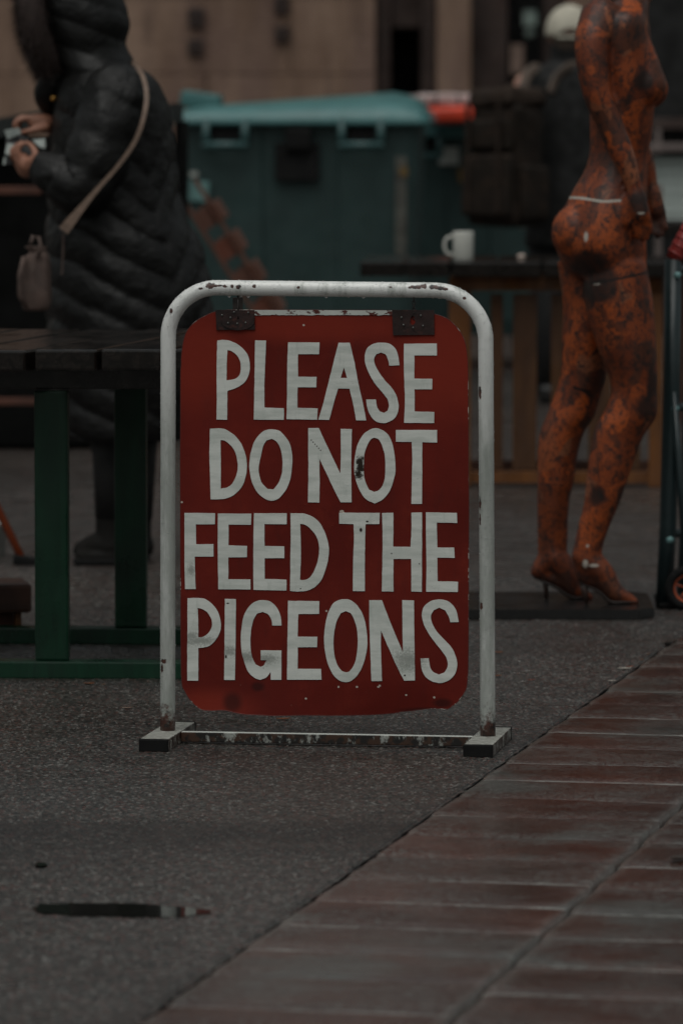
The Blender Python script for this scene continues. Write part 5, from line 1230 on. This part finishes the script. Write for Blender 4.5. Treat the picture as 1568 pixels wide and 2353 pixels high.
for s_, xs_a in ((-1, (1205, 1185, 1195)), (1, (1395, 1418, 1405))):
    chain(bm, [QP(xs_a[0], 195), QP(xs_a[1], 340, .02), QP(xs_a[2], 450, .14)], [.055, .042, .028], 12)
    w_ = QP(xs_a[2], 450, .14); chain(bm, [w_, w_ + Vector((0, .03, -.07))], [.026, .026], 10)
    for k in range(4): a_ = w_ + Vector((-.022 + k * .0145, .035, -.085)); chain(bm, [a_, a_ + Vector((0, .012, -.035)), a_ + Vector((0, .004, -.065 + abs(k - 1.5) * .006))], [.0095, .0085, .007], 8, 3)
    a_ = w_ + Vector((-s_ * .028, .03, -.04)); chain(bm, [a_, a_ + Vector((-s_ * .012, .01, -.04))], [.012, .009], 8)
remesh(from_bm('body', bm, M('fair_skin', (0.36, 0.20, 0.15), .5, .12), pq), .007, 2)
m_hair = M('grey_brown_hair', (0.09, 0.065, 0.05), .7, .4, 60, .003, 90)
bm = bmesh.new(); ball(bm, hd + Vector((0, -.035, -.035)), .088, (.88, .72, .9)); from_bm('hair', bm, m_hair, pq, smooth=True)
# cap with back opening and strap
m_cap = M('pale_cream_cap', (0.46, 0.43, 0.35), .7, .12, 20, .002, 80)
bm = bmesh.new(); N1, N2 = 14, 40; g = []
for i in range(N1 + 1):
    ph = R(2) + (R(99) - R(2)) * i / N1; row = []
    for k in range(N2):
        a = 2 * math.pi * k / N2; lim = 1.0
        da = abs((a - 1.5 * math.pi + math.pi) % (2 * math.pi) - math.pi)
        p_ = ph
        if da < .55: p_ = min(ph, R(99) - (R(20)) * (1 - (da / .55) ** 2))
        rr = 1 + .012 * abs(math.sin(a * 3))
        row.append(bm.verts.new((hd.x + .110 * math.sin(p_) * math.cos(a) * rr, hd.y + .116 * math.sin(p_) * math.sin(a) * rr, hd.z - .005 + .128 * math.cos(p_))))
    g.append(row)
for i in range(N1):
    for k in range(N2): bm.faces.new((g[i][k], g[i][(k + 1) % N2], g[i + 1][(k + 1) % N2], g[i + 1][k]))
bm.faces.new(g[0]); cap = from_bm('cap', bm, m_cap, pq, smooth=True); cap.modifiers.new('t', 'SOLIDIFY').thickness = .004
bm = bmesh.new(); box(bm, hd + Vector((0, .145, -.012)), (.15, .09, .006), Matrix.Rotation(R(-10), 3, 'X'), .002); from_bm('cap_peak', bm, m_cap, cap)
tubeo('cap_strap', [hd + Vector((.06 * math.cos(a), -.098 - .012 * math.sin(a) ** 2, -.028)) for a in [math.pi * k / 8 for k in range(9)]], .007, m_cap, cap, 8)
# jacket
m_jack = M('dark_slate_jacket', (0.0048, 0.0050, 0.0050), .85, .25, 10, .003, 25)
bm = bmesh.new()
jm = lambda a, t: .03 * noise.noise(Vector((a.z * 8, math.cos(t) * 2, math.sin(t) * 2))) + .012 * math.sin(a.z * 40 + math.cos(t) * 3)
loft(bm, qsec([(100, 1264, 1348, .075), (118, 1262, 1350, .085), (140, 1258, 1355, .09), (152, 1240, 1375, .11), (172, 1212, 1402, .135), (200, 1200, 1415, .15), (260, 1202, 1412, .16), (380, 1210, 1405, .16), (480, 1205, 1408, .165), (565, 1205, 1405, .165)][::-1]), 64, 8, jm)
from_bm('jacket', bm, m_jack, pq, smooth=True)
for s_, (a_, b_, c_) in ((-1, ((1222, 195), (1192, 340), (1196, 440))), (1, ((1395, 195), (1416, 340), (1404, 440)))):
    C = cat_rom([Vector(tuple(q) + (r,)) for q, r in ((QP(*a_, 0), .075), (QP(*b_, .02), .062), (QP(*c_, .12), .045))], 12); bm = bmesh.new()
    tube_bm(bm, [Vector(c[:3]) for c in C], [c[3] for c in C], 24, True, 1, lambda L, a, r: r * .07 * noise.noise(Vector((L * 25, a, 3)))); from_bm('sleeve', bm, m_jack, pq, smooth=True)
for x in (1262, 1342):
    tubeo('trouser_leg', [QP(x, 540), QP(x - 3, 740), QP(x - 2, 905)], [.105, .080, .062], m_trou, pq, 20)
    bm = bmesh.new(); box(bm, QP(x - 2, 900) + Vector((0, .05, -.045 + .0)), (.10, .28, .09), None, .03, 3); o = from_bm('shoe', bm, m_leath, pq, smooth=True)
    o.location.z -= (QP(x - 2, 900).z - .09)
# backpack
m_pack = M('brown_canvas', (0.016, 0.0115, 0.0085), .85, .35, 9, .004, 30, col2=(0.034, 0.022, 0.016), spec=.2); m_packl = M('light_brown_canvas', (0.028, 0.0195, 0.015), .85, .3, 9, .003, 30, spec=.15)
bp_ = thing('backpack', 'large brown canvas backpack on the back of the person in the pale cap', 'backpack', P(1166, 512, YQ - .30), R(-42)); ob3 = Vector(bp_.location)
def pbox(name, c, s, m, bev=.03, par=None, am=.012):
    bm = bmesh.new(); box(bm, (0, 0, 0), s, None, bev, 3); bmesh.ops.subdivide_edges(bm, edges=bm.edges[:], cuts=2, use_grid_fill=True)
    for v in bm.verts: v.co += noise.noise_vector(v.co * 9 + Vector(c) * 5) * am
    return from_bm(name, bm, m, par or bp_, smooth=True, loc=c)
mp = pbox('main_compartment', (0, 0, .27), (.27, .25, .55), m_pack, .07, am=.022)
pbox('top_flap', (0, -.005, .565), (.28, .27, .10), m_packl, .05, am=.022)
pbox('front_pocket', (-.0, -.145, .17), (.27, .06, .28), m_pack, .025)
pbox('front_pocket', (-.0, -.138, .40), (.26, .045, .14), m_pack, .02)
pbox('side_pocket', (.150, .0, .14), (.05, .18, .24), m_pack, .02); pbox('side_pocket', (-.150, 0, .14), (.05, .18, .24), m_pack, .02)
pbox('bottom_roll', (0, -.01, .03), (.27, .25, .09), m_pack, .04)
for x in (-.09, .09): boxo('compression_strap', (x, -.178, .30), (.022, .006, .50), m_packl, bp_, bev=.001)
for D in ([(1200, 205, -.24), (1212, 170, -.14), (1238, 155, -.02), (1256, 185, .12)], [(1262, 215, -.20), (1278, 178, -.16), (1310, 154, -.12), (1360, 152, .0), (1378, 200, .14)]):
    C = cat_rom([QP(x, y, dy) + Vector((QX, YQ, 0)) - ob3 for x, y, dy in D], 8); C = [Matrix.Rotation(R(42), 3, 'Z') @ c for c in C]
    bm = bmesh.new(); tube_bm(bm, C, .026, 12, True, .35, up=Vector((0, 1, 0))); from_bm('shoulder_strap', bm, M('tan_strap_webbing', (0.085, 0.062, 0.048), .8, .2), bp_, smooth=True)
# ------------------------------------------------------------------ stone building behind
def mat_stone():
    t = NT('brown_sandstone'); rnd = t.n('ShaderNodeObjectInfo').outputs['Random']; wco = t.n('ShaderNodeNewGeometry').outputs['Position']
    c = t.mix(t.ramp(t.noise(2.2, 5, .6, t.map((1, 1, .35), wco)), .3, .7), (0.175, 0.104, 0.070), (0.330, 0.220, 0.160))
    c = t.mix(t.ramp(t.noise(1.3, 4, .6, t.map((1.8, 1, .3), wco, loc=(4, 0, 2))), .5, .68, 0, .6), c, (0.165, 0.100, 0.085))
    c = t.mix(t.ramp(rnd, 0, 1, 0, .25), c, t.mix(1.0, c, (.72, .68, .66), 'MULTIPLY'))
    c = t.mix(t.ramp(t.noise(5.5, 6, .7, t.map((1.6, 1, .22), wco)), .50, .70, 0, .55), c, (0.085, 0.050, 0.040))
    t.inp('Base Color', c); t.inp('Roughness', .8); t.bump(t.noise(30, 5, .6, wco), .012); return t.m
m_stone = mat_stone(); m_joint = M('dark_mortar', (0.20, 0.135, 0.095), .9, .3)
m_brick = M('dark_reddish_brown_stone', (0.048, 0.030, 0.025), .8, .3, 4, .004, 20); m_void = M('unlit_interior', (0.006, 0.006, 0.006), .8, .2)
YW = 38.0
bd = thing('stone_building', 'brown sandstone building front with pilasters and dark doorways, behind the bins', 'building', (0, YW, 0))
def WX(x, Y=YW): return P(x, 200, Y).x
HW = 9.4
bm = bmesh.new(); box(bm, ((WX(-4200) + WX(862)) / 2, 1.0, HW / 2), (WX(862) - WX(-4200), 1.9, HW), None); from_bm('wall', bm, m_joint, bd)
# stone facing blocks (each a part) over the reach near the picture, courses of .5 m
bw, bh = 1.15, .52; bmh = {}
def blockmesh(w, h, k):
    bm = bmesh.new(); box(bm, (0, 0, 0), (w - .006, .06, h - .006), None, .004, 1)
    me = bpy.data.meshes.new('stone_block'); bm.to_mesh(me); bm.free(); me.materials.append(m_stone); return me
me_full = blockmesh(bw, bh, 0); rr = random.Random(4); cnt = 0
for r in range(0, 16):
    x = WX(862); first = (bw / 2 if r % 2 else bw)
    me_half = bmh.setdefault('h', blockmesh(bw / 2, bh, 1))
    while x > -7.6:
        w = first if x == WX(862) else bw; me = me_half if w < bw - .01 else me_full
        o = bpy.data.objects.new('stone_block', me); COL.objects.link(o); o.parent = bd; o.location = (x - w / 2, .05 - .035 + rr.uniform(-.003, .003), r * bh + bh / 2); x -= w; cnt += 1
# small dark vent openings in the stone
m_vent = M('rusty_dark_vent', (0.035, 0.022, 0.020), .7, .3)
for (a, b, c, d) in ((432, 470, 18, 62), (431, 468, 90, 126), (630, 662, -10, 30), (631, 664, 60, 96)):
    A, B = P(a, d, YW - .04), P(b, c, YW - .04); fr = boxo('wall_vent', ((A.x + B.x) / 2, -.035, (A.z + B.z) / 2), (B.x - A.x, .03, B.z - A.z), m_vent, bd, bev=.004)
    for k in range(3): boxo('vent_slat', (0, -.018, -.03 + .03 * k), ((B.x - A.x) * .85, .008, .012), m_brick, fr, bev=.001)
# right part: recess, pilasters, door
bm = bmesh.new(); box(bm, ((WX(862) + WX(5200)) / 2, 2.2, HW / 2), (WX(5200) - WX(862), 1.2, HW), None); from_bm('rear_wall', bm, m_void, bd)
def pil(x0, x1, m, yf, name='pilaster', h=HW, d=.5): A, B = WX(x0), WX(x1); return boxo(name, ((A + B) / 2, yf + d / 2, h / 2), (B - A, d, h), m, bd, bev=.012)
pil(863, 897, m_brick, .25); pil(968, 1002, m_brick, .30); pil(1003, 1081, m_stone, .05); pil(1082, 1168, m_brick, .35)
pil(1252, 1300, m_brick, .35); pil(1303, 1380, m_stone, .05); pil(1760, 1840, m_stone, .05); pil(2200, 2290, m_stone, .05)
boxo('lintel', ((WX(897) + WX(968)) / 2, .62, 1.88 + 3.7), (WX(968) - WX(897) - .004, .5, 7.4), m_brick, bd, bev=.012)
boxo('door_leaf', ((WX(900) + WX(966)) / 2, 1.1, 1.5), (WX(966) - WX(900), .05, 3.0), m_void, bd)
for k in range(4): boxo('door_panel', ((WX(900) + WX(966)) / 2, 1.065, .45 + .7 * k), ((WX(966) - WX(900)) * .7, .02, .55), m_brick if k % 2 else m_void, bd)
boxo('cornice', ((WX(-4200) + WX(5200)) / 2, .6, HW + .2), (WX(5200) - WX(-4200), 2.4, .4), m_stone, bd, bev=.03)
# wall lantern and notice
lan = thing('wall_lantern', 'unlit pale glass lantern on the dark wall left of the pale cap', 'lantern', P(1216, 55, YW - .2))
m_gl = M('frosted_glass', (0.20, 0.25, 0.225), .3, .15, 6)
A, B = P(1200, 62, YW - .2) - Vector(lan.location), P(1232, 22, YW - .2) - Vector(lan.location)
bm = bmesh.new(); box(bm, ((A + B) / 2), (B.x - A.x, .12, B.z - A.z), None, .02, 3); from_bm('glass_shade', bm, m_gl, lan)
bm = bmesh.new(); q = P(1216, 76, YW - .2) - Vector(lan.location); bmesh.ops.create_uvsphere(bm, u_segments=16, v_segments=10, radius=.034, matrix=Matrix.Translation(q)); from_bm('lower_globe', bm, m_gl, lan, smooth=True)
q1 = P(1216, 12, YW - .2) - Vector(lan.location); boxo('cap_plate', q1, (.13, .15, .03), m_black, lan); boxo('mounting_arm', (0, .38, q1.z), (.03, .70, .03), m_black, lan)
A, B = P(1184, 168, 37.2), P(1214, 98, 37.2)
nt = boxo('notice', ((A.x + B.x) / 2, 37.9, (A.z + B.z) / 2), (B.x - A.x, .02, B.z - A.z), M('pinkish_notice', (0.22, 0.15, 0.12), .6, .3, 14), bev=.002)
tag(nt, 'small pinkish notice on the dark pilaster left of the pale cap', 'notice'); nt.location.y = YW + .335
# kiosk at right
YC = 33.0
kk = thing('kiosk', 'dark kiosk with pale slatted front panel, right of the mannequin', 'kiosk', (0, YC, 0))
def CX(x): return P(x, 300, YC).x
def cbox(name, x0, x1, y0, y1, m, yy, d, bev=.006):
    A, B = P(x0, y1, YC + yy), P(x1, y0, YC + yy); return boxo(name, ((A.x + B.x) / 2, yy + d / 2, (A.z + B.z) / 2), (B.x - A.x, d, B.z - A.z), m, kk, bev=bev)
m_pale = M('pale_grey_slats', (0.50, 0.56, 0.53), .5, .15, 6); m_pink = M('pinkish_grey_trim', (0.17, 0.135, 0.125), .6, .2, 6)
bm = bmesh.new(); box(bm, ((CX(1400) + CX(2500)) / 2, .9, 1.45), (CX(2500) - CX(1400), 1.6, 2.9), None, .02); from_bm('body', bm, m_void, kk)
cbox('awning_rail', 1400, 2500, 272, 296, m_brick, -.06, .14); cbox('counter_edge', 1400, 2500, 330, 347, m_pink, -.10, .18)
cbox('post', 1503, 1516, 296, 352, m_pink, -.10, .08)
for k in range(7): cbox('panel_slat', 1400, 2500, 362 + k * 22, 380 + k * 22, m_pale, .02 - .01 * (k % 2), .06)
# bench-height dark table further right
YD = 23.5
t3 = thing('side_table', 'dark table top at right edge between mannequin and kiosk', 'table', (P(1600, 900, YD).x, YD, 0))
a_ = P(1480, 540, YD); tw = 1.5; x_l = P(1485, 540, YD).x - t3.location.x; zt3 = P(1500, 512, YD).z
for k in range(6): boxo('plank', (x_l + (k + .5) * .2, .35, zt3 - .03), (.194, .75, .055), m_plankd, t3)
boxo('apron', (x_l + .65, .06, zt3 - .10), (1.0, .03, .07), m_trim, t3)
for x in (.20, 1.1):
    for y in (.06, .62): boxo('leg', (x_l + x, y, (zt3 - .065) / 2), (.05, .05, zt3 - .065), m_trim, t3)
A = P(1510, 640, 26); bo3 = boxo('bollard', (A.x, 26.0, .5), (.035, .035, .99), m_pink, bev=.008)
ptn = thing('pink_post', 'thin pinkish post standing between the mannequin and the hand truck', 'post', (A.x, 26.0, 0)); bo3.name = 'shaft'; bo3.parent = ptn; bo3.location = (0, 0, .5)
boxo('foot_plate', (0, 0, .006), (.09, .09, .010), m_steel, ptn); boxo('collar', (0, 0, .62), (.045, .045, .03), m_black, ptn)
# ------------------------------------------------------------------ litter
def leaf(x, y, L, W, rz, col, label, name='fallen_leaf', curl=.35):
    bm = bmesh.new(); N = 8; rg = []
    for i in range(N + 1):
        u = i / N; w = W * math.sin(math.pi * min(.98, max(.02, u))) ** .8; z = .004 + curl * L * (u - .5) ** 2
        rg.append([bm.verts.new(((u - .5) * L, s * w / 2, z + .15 * w * abs(s))) for s in (-1, 0, 1)])
    for i in range(N):
        for k in (0, 1): bm.faces.new((rg[i][k], rg[i + 1][k], rg[i + 1][k + 1], rg[i][k + 1]))
    g_ = G(x, y); o = from_bm(name, bm, M('leaf_tone', col, .45, .3, 60), smooth=True, loc=(g_.x, g_.y, .001), rot=(0, 0, rz))
    md = o.modifiers.new('t', 'SOLIDIFY'); md.thickness = .0006
    tag(o, label, 'leaf' if 'leaf' in name else 'litter')
og, tn, wh, dk = (0.26, 0.085, 0.025), (0.20, 0.11, 0.06), (0.5, 0.46, 0.40), (0.03, 0.018, 0.012)
leaf(651, 1657, .034, .016, .3, og, 'orange brown leaf on the asphalt just below the red board')
leaf(292, 1631, .030, .010, .1, (0.30, 0.20, 0.15), 'thin pale leaf on the asphalt left of the white stand')
leaf(205, 1575, .028, .012, .2, og, 'orange leaf against the front green rail of the table')
leaf(238, 1577, .012, .008, .2, tn, 'tiny tan leaf right of the orange leaf at the green rail')
leaf(1166, 1469, .030, .010, .0, dk, 'dark curled leaf on the asphalt right of the stand, nearest the mannequin base')
leaf(1113, 1437, .010, .008, .0, wh, 'tiny pale scrap on the asphalt below the black base plate', 'paper_scrap')
leaf(1145, 1503, .024, .010, .1, og, 'orange leaf touching the right tube of the stand, upper one')
leaf(1143, 1557, .018, .010, .1, og, 'small orange leaf touching the right tube of the stand, lower one')
leaf(1219, 1567, .022, .012, .4, (0.20, 0.040, 0.02), 'small dark red leaf alone on the asphalt right of the stand')
leaf(1301, 1544, .014, .008, .1, dk, 'tiny dark leaf on the asphalt between red leaf and pavement edge')
leaf(1433, 1541, .036, .018, .2, wh, 'pale torn paper scrap at the edge of the pavement, largest one', 'paper_scrap')
leaf(1445, 1536, .024, .010, .6, (0.30, 0.10, 0.06), 'reddish leaf lying on the largest pale paper scrap')
leaf(1404, 1569, .020, .012, .3, wh, 'pale paper scrap at the pavement edge, lower left of the largest scrap', 'paper_scrap')
leaf(1487, 1507, .012, .008, .5, tn, 'tiny tan leaf at the pavement edge near the hand truck')
leaf(1472, 1520, .010, .006, .5, og, 'tiny orange leaf at the pavement edge above the largest scrap')
leaf(1537, 1478, .13, .020, 1.25, dk, 'long dark twig of leaves along the pavement edge at right', 'leaf_twig', .1)
leaf(1559, 1980, .06, .03, 1.0, dk, 'dark wet leaf on the slabs at the right picture edge')
for o in bpy.data.objects:
    if o.type == 'EMPTY' and o.get('label') is None and o.get('kind') is None and o.parent is None: o['kind'] = 'group'
